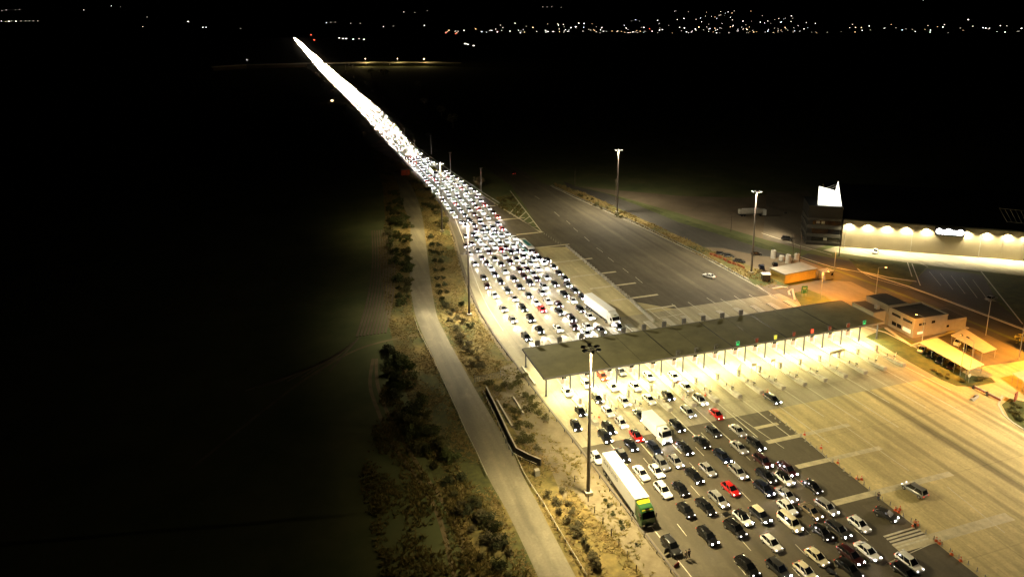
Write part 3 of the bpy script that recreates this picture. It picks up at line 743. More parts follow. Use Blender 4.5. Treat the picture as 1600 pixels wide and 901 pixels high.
# white box lorry below the canopy
p = at(1026, 668, 1.6)
t = thing('box_lorry', 'white box lorry among the cars just past the booths', 'lorry', (p.x, p.y, .02), R(3))
MB().box((0, 1.1, 2.1), (2.4, 5.6, 2.4)).build('cargo_box', M['trailer'], t)
cab(t, -3.9, 'white', 'white', 2.3, 2.9, 2.1); MB().box((0, 0, .75), (1.0, 7.2, .25)).build('chassis', M['dark'], t)
wheels(t, (-.98, .98), (-2.9, 2.3), .42, .28)
for s in (-1, 1): MB().box((s * .85, -4.05, .8), (.3, .08, .2)).build('headlight', M['head'], t)
# yellow box lorry far up
p = at(679, 268, 2)
t = thing('box_lorry', 'yellow sided lorry far up in the packed queue beside the median', 'lorry', (p.x - .5, p.y, .02), R(1))
MB().box((0, 1.5, 2.3), (2.5, 9.0, 2.7)).build('cargo_box', M['p_yellow'], t); cab(t, -5.3, 'white', 'white', 2.4, 3.2, 2.1)
MB().box((0, 0, .8), (1.0, 11, .25)).build('chassis', M['dark'], t); wheels(t, (-1, 1), (-4.3, 3.5, 4.7), .45)
# coach
p = at(823, 386, 1.5)
t = thing('coach', 'white and teal coach in the rightmost column of the queue', 'coach', (p.x, p.y, .02), R(0))
def rgc(y, w, z0, z1): return [(-w, y, z0), (w, y, z0), (w, y, z1 - .3), (w - .25, y, z1), (-w + .25, y, z1), (-w, y, z1 - .3)]
MB().loft([rgc(-5.6, 1.15, .5, 2.7), rgc(-5.3, 1.25, .4, 3.15), rgc(5.4, 1.25, .4, 3.2), rgc(5.6, 1.2, .5, 3.0)]).build('body', M['p_white'], t)
for s in (-1, 1):
    MB().box((s * 1.26, 0, 2.15), (.03, 10.2, .8)).build('window_band', M['glass'], t); MB().box((s * 1.262, 0, 1.3), (.03, 10.6, .7)).build('teal_stripe', M['p_teal'], t)
MB().box((0, 0, 3.22), (1.3, 7, .08)).build('roof_panel', M['p_teal'], t); MB().box((0, -5.6, 1.95), (2.2, .08, 1.2)).build('windscreen', M['glass'], t)
wheels(t, (-1.1, 1.1), (-3.6, 3.2), .48)
for s in (-1, 1): MB().box((s * .9, -5.64, .85), (.3, .08, .2)).build('headlight', M['head'], t)
# motorbike near the frame bottom
p = at(1301, 894, .5)
t = thing('motorbike', 'dark motorbike with rider squeezing between the cars at the bottom of the picture', 'motorbike', (p.x, p.y, .02), R(20))
for y in (-.72, .70):
    w = MB(); w.cyl((-.06, y, .32), (.06, y, .32), .32, .32, 16); w.build('wheel', M['tyre'], t)
MB().loft([[(-.12, -.45, .5), (.12, -.45, .5), (.12, -.4, .85), (-.12, -.4, .85)], [(-.18, .1, .45), (.18, .1, .45), (.15, .1, .95), (-.15, .1, .95)], [(-.1, .75, .7), (.1, .75, .7), (.1, .8, .85), (-.1, .8, .85)]]).build('frame', M['p_dark grey'], t)
MB().cyl((-.38, -.5, 1.02), (.38, -.5, 1.02), .025).build('handlebar', M['dark'], t); MB().cyl((0, -.72, .32), (0, -.45, 1.0), .04).build('fork', M['steel'], t)
MB().box((0, .35, .92), (.26, .7, .1)).build('saddle', M['dark'], t)

# ------------------------------------------------------------------ people
def skin_mesh(name, verts, edges, radii, m, parent, sub=1):
    me = bpy.data.meshes.new(name); me.from_pydata(verts, edges, []); o = link(name, me, parent)
    sk = o.modifiers.new('Skin', 'SKIN'); sk.use_smooth_shade = True
    if not me.skin_vertices:
        me.attributes.get('skin') if False else None
        bm = bmesh.new(); bm.from_mesh(me); bm.verts.layers.skin.verify(); bm.to_mesh(me); bm.free()
    for sv, r in zip(me.skin_vertices[0].data, radii): sv.radius = (r, r)
    me.skin_vertices[0].data[0].use_root = True
    s = o.modifiers.new('Sub', 'SUBSURF'); s.levels = sub; s.render_levels = sub
    me.materials.append(m); return o
def person(label, loc, rz, top, legs, vest=None, arm=(.25, -.25), stride=.12):
    t = thing('person', label, 'person', loc, rz)
    V = [(0, 0, .98), (0, 0, 1.22), (0, 0, 1.42), (0, -.01, 1.52), (0, -.02, 1.64), (0, -.03, 1.75)]
    E_ = [(0, 1), (1, 2), (2, 3), (3, 4), (4, 5)]; r = [.15, .14, .15, .055, .095, .07]
    def chain(start, P, rr):
        k = start
        for p_, q in zip(P, rr): V.append(p_); r.append(q); E_.append((k, len(V) - 1)); k = len(V) - 1
        return k
    for s in (-1, 1):
        chain(0, [(s * .10, 0, .90), (s * .11, -s * stride * .5 - .02, .50), (s * .11, -s * stride + .02, .09), (s * .12, -s * stride - .13, .05)], [.10, .07, .05, .035])
        a = arm[0 if s < 0 else 1]
        h = chain(2, [(s * .19, 0, 1.42), (s * .26, .02, 1.14), (s * .27 + .05 * s, -abs(a), .95 + abs(a) * .5)], [.06, .045, .03])
        for k in range(4): chain(h, [(V[h][0] + (k - 1.5) * .02 * s, V[h][1] - .06, V[h][2] - .06), (V[h][0] + (k - 1.5) * .022 * s, V[h][1] - .08, V[h][2] - .11)], [.011, .009])
        chain(h, [(V[h][0] - s * .04, V[h][1] - .05, V[h][2] - .03)], [.011])
    skin_mesh('body', V, E_, r, M['skin'], t, 1)
    tv = [(0, 0, .96), (0, 0, 1.2), (0, 0, 1.43)]; te = [(0, 1), (1, 2)]; trr = [.165, .155, .165]
    for s in (-1, 1):
        k = len(tv); tv += [(s * .19, 0, 1.42), (s * .26, .02, 1.13)]; te += [(2, k), (k, k + 1)]; trr += [.072, .058]
    skin_mesh('jacket', tv, te, trr, M[vest or top], t, 1)
    lv = [(0, 0, .97)]; le = []; lr = [.155]
    for s in (-1, 1):
        k = len(lv); lv += [(s * .10, 0, .90), (s * .11, -s * stride * .5 - .02, .50), (s * .11, -s * stride + .02, .12)]; le += [(0, k), (k, k + 1), (k + 1, k + 2)]; lr += [.112, .085, .065]
    skin_mesh('trousers', lv, le, lr, M[legs], t, 1)
    hb = MB(); rings = []
    for z, q in ((1.66, .098), (1.73, .1), (1.79, .07), (1.815, .02)): rings.append([(q * math.cos(a_), .015 + q * math.sin(a_), z) for a_ in [2 * math.pi * i / 10 for i in range(10)]])
    hb.loft(rings); hb.build('hair', M['cloth_dark'], t, smooth=True)
p = at(1071, 874); person('person in pale top and dark trousers standing in front of the stopped SUV', (p.x, p.y, .02), R(30), 'cloth_pale', 'cloth_dark')
p = at(1076, 872); person('person in dark clothes standing beside the stopped SUV near its bonnet', (p.x, p.y, .02), R(200), 'cloth_dark', 'cloth_dark')
p = at(1429, 825); person('worker in orange vest by the cones beside the hatched marking', (p.x, p.y, .02), R(-60), 'cloth_dark', 'cloth_dark', 'hiviz', (.3, .1))
p = at(1372, 782); person('person in dark clothes on the pale band at the cone line', (p.x, p.y, .02), R(120), 'cloth_dark', 'cloth_blue', None)
p = at(927, 592); person('person in dark clothes walking under the canopy near the second column', (p.x, p.y, .03), R(40), 'cloth_dark', 'cloth_blue', None)
t = at(1057, 884)
w = thing('warning_sign', 'small red warning board lying on the road in front of the stopped SUV', 'sign', (t.x, t.y, .03), R(20))
MB().box((0, 0, .28), (1.0, .08, .55)).build('board', M['redm'], w)
for s in (-1, 1): MB().box((s * .4, .18, .05), (.06, .5, .08)).build('foot', M['dark'], w)

# ------------------------------------------------------------------ toll canopy
CX0, CX1, CY0, CY1, CZ = 49.2, 143.6, 133.65, 149.05, 4.8
cn = thing('toll_canopy', 'long flat dark roof carried on slim columns across every toll lane', 'canopy', ((CX0 + CX1) / 2, (CY0 + CY1) / 2, 0))
cx, cy = (CX0 + CX1) / 2, (CY0 + CY1) / 2; LX, LY = CX1 - CX0, CY1 - CY0
MB().box((0, 0, CZ - .10), (LX - .3, LY - .3, .12)).build('roof', M['roof'], cn)
f = MB()
for s in (-1, 1):
    f.box((0, s * LY / 2, CZ - .19), (LX, .16, .42)); f.box((s * LX / 2, 0, CZ - .19), (.16, LY - .16, .42))
f.build('fascia', M['fascia'], cn)
MB().box((0, 0, CZ - .32), (LX - .34, LY - .34, .08)).build('soffit', M['soffit'], cn)
sm = MB()
for x in (65.4, 81.7, 98.0, 113.6, 128.6): sm.box((x - cx, 0, CZ - .02), (.22, LY - .5, .05))
for x in (73.5, 89.7, 106, 121): sm.box((x - cx, 0, CZ - .03), (.07, LY - .5, .03))
sm.build('roof_seams', M['dark'], cn)
COLX = [49.9 + i * (142.2 - 49.9) / 16 for i in range(17)]
cme = MB().cyl((0, 0, .12), (0, 0, CZ - .35), .19, .19, 12).cyl((0, 0, .12), (0, 0, .2), .36, .36, 12).mesh('column', M['colm'])
for i, x in enumerate(COLX):
    link('column', cme, cn, (x - cx, CY0 + .55 - cy, 0)); link('column', cme, cn, (x - cx, CY1 - .6 - cy, 0))
lme = MB().box((0, 0, 0), (1.5, .32, .07)).mesh('light_fitting', M['tubelight'])
for i in range(16):
    for y in (CY0 + 2.6, (CY0 + CY1) / 2, CY1 - 2.6): link('light_fitting', lme, cn, ((COLX[i] + COLX[i + 1]) / 2 - cx, y - cy, CZ - .40))
# islands, booths, crash cushions, barriers
isl = None; booth = None; cush = None; gate = None
ISY0, ISY1 = 119.5, 163.0
ordw = ['first', 'second', 'third', 'fourth', 'fifth', 'sixth', 'seventh', 'eighth', 'ninth', 'tenth', 'eleventh', 'twelfth', 'thirteenth', 'fourteenth', 'fifteenth', 'sixteenth', 'seventeenth']
for i, x in enumerate(COLX):
    if i in (0, 16): continue
    lb = 'raised concrete toll island with white nose, %s from the left end of the canopy' % ordw[i - 1]
    if isl is None:
        isl = thing('toll_island', lb, 'toll island', (x, 0, .02), 0, 'toll islands under the canopy')
        P = [(-.7, ISY0 + 6), (-.62, ISY0 + 1.2), (-.3, ISY0 + .2), (.3, ISY0 + .2), (.62, ISY0 + 1.2), (.7, ISY0 + 6), (.9, 134), (.9, ISY1), (-.9, ISY1), (-.9, 134)]
        MB().prism(P, 0, .2).build('kerb_slab', M['kerb'], isl)
        n = MB(); n.loft([[(-.55, ISY0 + .2, .2), (.55, ISY0 + .2, .2), (.5, ISY0 + .2, .95), (-.5, ISY0 + .2, .95)], [(-.6, ISY0 + 2.6, .2), (.6, ISY0 + 2.6, .2), (.5, ISY0 + 2.6, .7), (-.5, ISY0 + 2.6, .7)], [(-.5, ISY0 + 6, .2), (.5, ISY0 + 6, .2), (.45, ISY0 + 6, .3), (-.45, ISY0 + 6, .3)]]); n.build('nose_block', M['conw'], isl)
        bol = MB().cyl((0, 0, .2), (0, 0, .95), .09, .09, 10).cyl((0, 0, .95), (0, 0, 1.1), .13, .13, 10).mesh('bollard', M['mast'])
        link('bollard', bol, isl, (0, ISY0 + 3.4, 0)); link('bollard', bol, isl, (0, ISY0 + 5.4, 0))
        rl = MB()
        for s in (-.62, .62):
            rl.cyl((s, 124, 1.0), (s, 133, 1.0), .04, .04, 6)
            for y in (124, 127, 130, 133): rl.cyl((s, y, .2), (s, y, 1.0), .035, .035, 6)
        rl.build('guard_rail', M['steel'], isl)
        MB().box((0, 128.4, 1.0), (.5, .6, 1.6)).build('card_machine', M['conw'], isl)
    else: copy_thing(isl, (x, 0, .02), 0, lb)
    lb = 'small glazed toll booth with pinkish panels on the %s island from the left' % ordw[i - 1]
    if booth is None:
        booth = thing('toll_booth', lb, 'toll booth', (x, 139.5, .22), 0, 'toll booths under the canopy')
        MB().box((0, 0, .55), (1.35, 3.0, 1.1)).build('wall', M['p_pink'], booth); MB().box((0, 0, 1.6), (1.28, 2.9, 1.0)).build('window', M['glass'], booth)
        MB().box((0, 0, 2.2), (1.55, 3.3, .2)).build('roof', M['white'], booth)
        pl = MB()
        for sx in (-.64, .64):
            for sy in (-1.45, 0, 1.45): pl.box((sx, sy, 1.6), (.1, .1, 1.02))
        pl.build('window_frame', M['white'], booth)
        MB().box((0, -2.6, .8), (.45, .4, 1.6)).build('ticket_cabinet', M['white'], booth)
    else: copy_thing(booth, (x, 139.5, .22), 0, lb)
    if i >= 1:
        lb = 'barrier post with short raised arm at the downstream nose of the %s island' % ordw[i - 1]
        if gate is None:
            gate = thing('barrier_gate', lb, 'barrier', (x + .2, 122.9, .22), 0, 'barrier gates on the islands')
            MB().box((0, 0, .5), (.4, .4, 1.0)).build('cabinet', M['p_cream'], gate)
            MB().cyl((.1, 0, .9), (.3, 0, 2.1), .045, .035, 8).build('arm', M['white'], gate); MB().box((0, 0, 1.08), (.45, .45, .14)).build('cap', M['dark'], gate)
        else: copy_thing(gate, (x + .2, 122.9, .22), 0, lb)
# lane sign boxes on the roof edges
rear = None
for i in range(16):
    x = COLX[0] + (i + .55) * (COLX[1] - COLX[0])
    if i < 11:
        lb = 'grey back of a lane sign box, %s along the rear roof edge' % ordw[i]
        if rear is None:
            rear = thing('lane_sign', lb, 'lane sign', (x, CY1 - .1, CZ), 0, 'lane sign boxes on the rear roof edge')
            MB().box((0, 0, .95), (1.15, .35, 1.25)).build('box', M['fascia'], rear)
            for s in (-1, 1): MB().box((s * .35, 0, .16), (.08, .12, .33)).build('leg', M['dark'], rear)
            MB().box((0, .19, .95), (1.0, .04, 1.1)).build('face', M['greenled'], rear)
        else: copy_thing(rear, (x, CY1 - .1, CZ), 0, lb)
fr_led = ['off', 'off', 'off', 'green', 'red', 'amber', 'red', 'redlit', 'red', 'red', 'green']
for k, (px, c) in enumerate(zip((1060, 1089, 1119.5, 1153, 1183, 1212, 1241, 1269.5, 1297, 1326, 1351), fr_led)):
    py = 556.5 - (px - 1060) * .1653
    p = at(px, py, CZ)
    word = {'off': 'unlit lane sign box edge-on', 'green': 'green lit lane sign box', 'red': 'dull red lane sign box', 'redlit': 'bright red lane sign box', 'amber': 'yellow green lane sign box'}[c]
    t = thing('lane_sign', '%s, %s along the front roof edge' % (word, ordw[k]), 'lane sign', (p.x, CY0 + .1, CZ), 0, 'lane sign boxes on the front roof edge')
    MB().box((0, .05, .78), (.95, .28, 1.2)).build('box', M['fascia'] if c != 'redlit' else M['redm'], t)
    for s in (-1, 1): MB().box((s * .3, .05, .09), (.08, .12, .2)).build('leg', M['dark'], t)
    MB().box((0, -.11, .78), (.82, .04, 1.06)).build('face', M[{'off': 'dark', 'green': 'dark', 'red': 'redm', 'redlit': 'redled', 'amber': 'amberled'}[c]], t)
    if c == 'green':
        g = MB(); g.box((0, -.145, 1.25), (.8, .03, .08)); g.box((0, -.145, .32), (.8, .03, .08))
        for s in (-1, 1): g.box((s * .37, -.145, .78), (.07, .03, .84))
        g.cyl((0, -.15, .62), (0, -.13, .62), .2, .2, 10); g.build('symbol', M['greenled'], t)
# low lane boards between islands, right-hand lanes
def board(pxa, pxb, label, txt, z0=1.5):
    a, b_ = at(*pxa), at(*pxb); t = thing('lane_board', label, 'sign', (a.x, a.y, .02))
    for q in (a, b_): MB().cyl((q.x - a.x, q.y - a.y, 0), (q.x - a.x, q.y - a.y, 2.6), .06).build('post', M['colm'], t)
    m_ = (b_ - a) / 2; ang = math.atan2(b_.y - a.y, b_.x - a.x)
    MB().box((m_.x, m_.y, 2.25), ((b_ - a).length, .1, .75), ang).build('panel', M['p_cream'], t)
    if txt:
        cu = bpy.data.curves.new('lettering', 'FONT'); cu.body = txt; cu.size = .72; cu.extrude = .01; cu.align_x = 'CENTER'; cu.materials.append(M['dark']); o = text_mesh(cu, t); o.location = (m_.x, m_.y - .07, 2.0); o.rotation_euler = (R(90), 0, ang)
board((1296, 565), (1318.5, 559), 'cream lane board on two posts between the right-hand islands', 'CLOSED')
board((1152.5, 590), (1157, 580), 'small cream board on a post at an island in the empty lanes', None)
board((1174, 583), (1181, 583), 'pair of thin posts with a small board in the empty lanes', None)
board((1204, 577), (1210, 575), 'small cream board on posts left of the blue-grey right columns', None)

# high masts -------------------------------------------------------------------------------------
LIGHTS = []
def mast(label, x, y, power, aim=(0, 0, -1), h=28.0, col=(1, .81, .42), cone=172, grp='high floodlight masts'):
    t = thing('floodlight_mast', label, 'floodlight mast', (x, y, .01), 0, grp)
    MB().box((0, 0, .35), (1.3, 1.3, .7)).build('plinth', M['kerb'], t)
    MB().cyl((0, 0, .7), (0, 0, h), .34, .17, 14).build('pole', M['mast'], t)
    rg = MB(); n = 16
    for i in range(n):
        a, b_ = 2 * math.pi * i / n, 2 * math.pi * (i + 1) / n
        rg.cyl((1.0 * math.cos(a), 1.0 * math.sin(a), h), (1.0 * math.cos(b_), 1.0 * math.sin(b_), h), .06, .06, 6)
    for i in range(4): a = math.pi * i / 2; rg.cyl((0, 0, h), (1.0 * math.cos(a), 1.0 * math.sin(a), h), .05, .05, 6)
    rg.build('head_ring', M['dark'], t)
    for i in range(6):
        a = 2 * math.pi * i / 6 + .3; c, s = math.cos(a), math.sin(a)
        fl = MB().box((1.35 * c, 1.35 * s, h + .05), (.75, .6, .28), a).build('floodlight', M['dark'], t)
        MB().box((1.35 * c, 1.35 * s, h - .11), (.6, .45, .03), a).build('lens', M['lampglass'], fl)
    LIGHTS.append((t, h, power, aim, col, cone))
    return t
mast('tall dark floodlight mast standing between the long trailer lorry and the grass', *at(919, 772).xy, 60000, (.42, -.05, -1))
mast('tall floodlight mast on the dry verge beside the curved kerb above the canopy', *at(733.4, 493).xy, 60000, (.42, .0, -1), col=(1, .87, .60))
mast('tall floodlight mast far up the left verge rising out of a bush', *at(691, 362).xy, 36000, (.4, .1, -1))
mast('tall floodlight mast on the scrubby strip right of the opposite carriageway', *at(964.3, 332.5).xy, 38000, (.15, 0, -1), col=(1, .86, .60))
mast('tall floodlight mast behind the parked cars with several bright heads', *at(1173.7, 427).xy, 40000, (-.1, .1, -1), col=(1, .86, .60))
mast('tall floodlight mast beyond the right edge of the exit concrete', 152.5, 80.0, 50000, (-.4, .1, -1), col=(1, .80, .50))

# cones, posts, barriers on the cone line -----------------------------------------------------------
cone = None; post = None
cm = MB().box((0, 0, .04), (.48, .48, .08)).cyl((0, 0, .08), (0, 0, .8), .19, .05, 10)
for k, (x, y) in enumerate([(1199.5, 613), (1257, 679), (1283, 700), (1309, 723), (1339, 748), (1346, 749), (1399, 797), (1406, 796), (1404, 800), (1427, 822), (1434, 820), (1468, 849), (1487, 866), (1501, 876), (1463, 845), (1074, 611), (1102, 618), (929, 655), (936, 652), (1068, 624)]):
    p = at(x, y)
    lb = 'orange traffic cone in the cone line along the edge of the dark asphalt' if k < 15 else 'orange traffic cone at the nose of a toll island'
    if cone is None:
        cone = thing('traffic_cone', lb, 'traffic cone', (p.x, p.y, .03), 0, 'orange cones edging the queue')
        cm.build('cone_body', M['orange'], cone); MB().cyl((0, 0, .42), (0, 0, .58), .125, .095, 10).build('reflective_collar', M['white'], cone)
    else: copy_thing(cone, (p.x, p.y, .03), random.random(), lb, 'orange cones edging the queue' if k < 15 else 'orange cones at the island noses')
a, b_ = at(1205, 648), at(1540, 903)
pm = MB().cyl((0, 0, 0), (0, 0, .7), .07, .07, 8).cyl((0, 0, 0), (0, 0, .06), .2, .2, 8).mesh('delineator_post', M['conw'])
for k in range(34):
    p = a.lerp(b_, k / 33)
    tag(link('delineator_post', pm, None, (p.x + random.uniform(-.2, .2), p.y, .03)), 'short pale delineator post in the row between dark asphalt and exit concrete', 'post', 'delineator posts along the cone line')
bl = MB().box((0, 0, .45), (.75, .9, .9), 0, 0, .75).mesh('barrier_block', M['conw'])
for k in range(40):
    t_ = k / 39 * 3; i = min(2, int(t_)); p = saw[i].lerp(saw[i + 1], t_ - i)
    tag(link('barrier_block', bl, None, (p.x + .2, p.y, .03)), 'low pale block in the row dividing the queue concrete from the dark carriageway', 'barrier', 'low blocks along the right edge of the queue')
for k in range(9):
    p = at(847, 363).lerp(at(876, 383), k / 8)
    tag(link('delineator_post', pm, None, (p.x, p.y, .03)), 'short pale post in the row leading from the hatched gore tip', 'post', 'delineator posts at the gore tip')
# guard rails -------------------------------------------------------------------------------------
def guard(label, P, h=.75, step=4.0, beam=.3, mk='steel', name='guard_rail', cat='guard rail'):
    t = thing(name, label, cat, (P[0].x, P[0].y, 0)); o = P[0]
    Q = [Vector((p.x - o.x, p.y - o.y, 0)) for p in P]
    MB().wallstrip(Q, .09, h - beam, h).build('rail', M[mk], t)
    m = MB(); acc = 0
    for a_, b_ in zip(Q, Q[1:]):
        L_ = (b_ - a_).length; d = 0
        while acc + (L_ - d) >= step:
            d += step - acc; acc = 0; p = a_.lerp(b_, d / L_); m.box((p.x, p.y, h / 2 - .02), (.12, .12, h - .05))
        acc += L_ - d
    if m.v: m.build('posts', M['dark'], t)
    return t
guard('steel guard rail along the curved left edge of the plaza above the canopy', [Vector((lerp_path(EDGE, y) - .9, y, 0)) for y in range(152, 330, 5)], mk='mast')
guard('steel guard rail along the left edge of the lanes below the canopy', [Vector((lerp_path(EDGE, y) - .9, y, 0)) for y in range(56, 150, 4)], beam=.16, mk='mast')
guard('steel guard rail down the left side of the motorway into the distance', [Vector((lerp_path(EDGE, y) - .9, y, 0)) for y in range(336, 1340, 20)], step=8)
guard('pale guard rail on the median side of the motorway into the distance', [Vector((lerp_path(HWR, y) + .9, y, 0)) for y in range(300, 1340, 20)], step=8, mk='conw')
guard('thin pale rail along the right edge of the service road at the bottom', pts('806 714 818 740 830 760 850 790 872 828 894 864 917 902'), .6, 3, .14, 'kerb')
guard('pale guard rail along the left edge of the service road', pts('678 566 700 614 714 644 728 676 745 710 761 745'), .65, 3, .22, 'kerb')
guard('guard rail along the left edge of the service road by the field access', pts('647 498 654 518 664 538 676 562'), .6, 3, .18, 'kerb')
guard('steel guard rail along the right edge of the opposite carriageway', pts('862 291 905 311 1000 352 1090 396 1165 437'), .7, 4, .25)
# retaining wall with face coloured dark for its shade, and coping above the service road
t = thing('retaining_wall', 'low dark retaining wall with pale coping between service road and plaza bank', 'wall', (0, 0, 0))
RW = pts('760 613 772 637 783 660 795 686 807 710 826 720 845 728')
MB().wallstrip(RW, .35, 0, 1.5).build('wall_face', M['dark'], t)
MB().wallstrip(RW, .3, 1.5, 1.56).build('coping', M['kerb'], t)
t = guard('white tubular handrail standing just outside the dark retaining wall', [p + Vector((-.9, -.3, 0)) for p in RW], .95, 2.2, .08, 'kerb', 'handrail', 'handrail')
MB().box((0, 0, .6), (.9, .8, 1.2)).build('control_cabinet', M['conw'], None, (*at(839, 742).xy, 0)); tag(bpy.data.objects['control_cabinet'], 'pale control cabinet at the end of the retaining wall', 'cabinet')
for a_, b_, lb in (('777 627 800 668', .35, 'narrow pale concrete upstand beside the bushes near the retaining wall'), ('802 622 818 648', .35, 'short pale concrete upstand between the bushes left of the canopy'), ('816 574 836 602', .4, 'dark concrete upstand beside the left canopy corner')):
    q = pts(a_); o = thing('drain_upstand', lb, 'kerb', q[0]); MB().wallstrip([p - q[0] for p in q], b_, 0, .5).build('concrete_edge', M['kerb'], o)
struct('gravel_path', MB().poly(pts('764 612 790 612 850 690 870 735 845 722 826 706'), .010), M['verge_gravel'])
struct('gravel_path', MB().poly(pts('826 668 842 650 856 664 900 760 880 780 858 726'), .0112), M['verge_gravel'])
# fence posts along the bottom verge, and the open wire gate
fp = MB().box((0, 0, .65), (.12, .12, 1.3)).mesh('fence_post', M['bark'])
for k, (x, y) in enumerate([(898, 752), (919, 783), (929, 801), (942, 818), (955, 836), (967, 852), (980, 871), (994, 893)]):
    p = at(x, y); tag(link('fence_post', fp, None, (p.x, p.y, 0)), 'thin wooden fence post along the edge of the dry grass', 'post', 'wooden fence posts on the verge')
q = pts('742 597 782 590'); t = thing('wire_gate', 'pale mesh panel fence across the verge near the retaining wall', 'fence', q[0])
v = q[1] - q[0]; g = MB(); n = 14
for k in range(n + 1): a_ = v * (k / n); g.cyl((a_.x, a_.y, 0), (a_.x, a_.y, 1.5), .035, .035, 5)
for z in (.2, .55, .9, 1.25, 1.5): g.cyl((0, 0, z), (v.x, v.y, z), .03, .03, 5)
g.build('mesh_panel', M['conw'], t)
for s in (0, 1): MB().cyl((v.x * s, v.y * s, 0), (v.x * s, v.y * s, 1.8), .08).build('post', M['steel'], t)

# ------------------------------------------------------------------ right-hand side: yards, buildings, warehouse
def sheet(name, s, z, m): return struct(name, MB().poly(pts(s), z), M[m])
sheet('dirt_yard', '905 291 960 297 1060 306 1160 309 1225 300 1262 300 1262 392 1225 382 1188 372 1120 352 1050 330 1000 316 960 305', .006, 'dirt')
sheet('paved_yard', '1198 300 1262 298 1330 372 1262 392 1192 372', .010, 'yard')
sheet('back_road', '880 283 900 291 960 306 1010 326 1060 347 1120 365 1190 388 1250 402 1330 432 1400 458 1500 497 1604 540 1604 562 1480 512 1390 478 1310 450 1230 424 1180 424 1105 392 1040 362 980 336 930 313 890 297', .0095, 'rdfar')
sheet('scrub_strip', '940 300 1000 318 1060 340 1130 362 1190 380 1236 396 1190 388 1120 365 1060 347 1000 322', .0125, 'green')
sheet('scrub_strip', '866 286 910 300 990 336 1090 382 1195 425 1215 442 1205 452 1160 434 1080 393 1000 353 920 318 868 294', .0135, 'verge')
sheet('gravel_yard', '1096 386 1130 388 1190 400 1250 403 1296 422 1275 433 1205 430 1186 426 1110 397', .0118, 'dirt')
sheet('warehouse_apron', '1285 391 1310 384 1604 408 1604 431 1480 418 1380 405', .013, 'conc')
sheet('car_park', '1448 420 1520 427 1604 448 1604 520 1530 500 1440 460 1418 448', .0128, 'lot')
sheet('grass_patch', '1326 404 1380 405 1450 414 1430 437 1390 432 1340 420', .0132, 'green')
sheet('grass_patch', '1508 422 1604 432 1604 510 1560 474 1533 425', .0145, 'green')
sheet('side_road', '1262 396 1330 408 1345 424 1420 446 1500 475 1604 512 1604 536 1500 494 1400 455 1330 429 1250 401', .0108, 'rdfar')
sheet('orange_yard', '1183 452 1205 443 1228 447 1285 437 1330 440 1375 462 1440 488 1520 512 1604 552 1604 620 1560 612 1530 598 1545 590 1490 566 1440 538 1380 512 1350 520 1340 500 1310 469 1250 476 1210 462', .0185, 'yard')
sheet('grass_island', '1352 526 1384 513 1425 541 1440 540 1512 586 1549 590 1556 597 1520 604 1495 603 1468 592 1420 565 1380 541', .04, 'green')
sheet('grass_island', '1565 632 1578 622 1604 628 1604 672 1580 660', .04, 'green')
sheet('grass_island', '1240 458 1262 452 1290 463 1300 470 1252 478', .04, 'green')
sheet('grass_patch', '1166 432 1195 426 1210 440 1195 446 1178 444', .04, 'green')
m_ = MB()
for s, w in (('1418 410 1425 432', .3), ('1425 412 1438 446', .3), ('1533 424 1598 506', .35), ('1438 411 1450 417', .25), ('1240 398 1300 417 1345 425 1420 447 1500 476 1604 515', .3), ('1190 364 1250 384 1300 398', .3), ('1345 424 1362 434 1420 450 1480 468', .2)):
    m_.ribbon(pts(s), w, .02)
for k in range(9):
    a = at(1452 + k * 8.5, 424 + k * 1.6); b_ = at(1470 + k * 9.5, 446 + k * 3.2)
    if k % 2 == 0: m_.ribbon([a, b_], .12, .021)
struct('road_markings', m_, M['paint'])
k2 = MB()
k2.wallstrip(pts('1345 424 1420 448 1500 478 1604 517'), .35, 0, .16); k2.wallstrip(pts('1384 513 1425 541 1440 540'), .8, .03, .2)
k2.wallstrip(pts('1340 420 1345 424 1390 434 1432 440'), .3, 0, .15)
k2.wallstrip(pts('1384 512 1424 540 1480 521 1512 512'), .7, .03, .18)
struct('kerbs', k2, M['kerb'])

def block(parent, name, P, z0, z1, m): return MB().prism([(p.x - parent.location.x, p.y - parent.location.y) for p in P], z0, z1).build(name, M[m], parent)
def facepanel(parent, name, a, b_, t0, t1, z0, z1, m, out=.06):
    """box panel on the vertical wall from a to b, between fractions t0..t1, proud of it by out"""
    p, q = a.lerp(b_, t0), a.lerp(b_, t1); c = (p + q) / 2 - parent.location; ang = math.atan2(q.y - p.y, q.x - p.x)
    return MB().box((c.x, c.y, (z0 + z1) / 2), ((q - p).length, out * 2, z1 - z0), ang).build(name, M[m], parent)
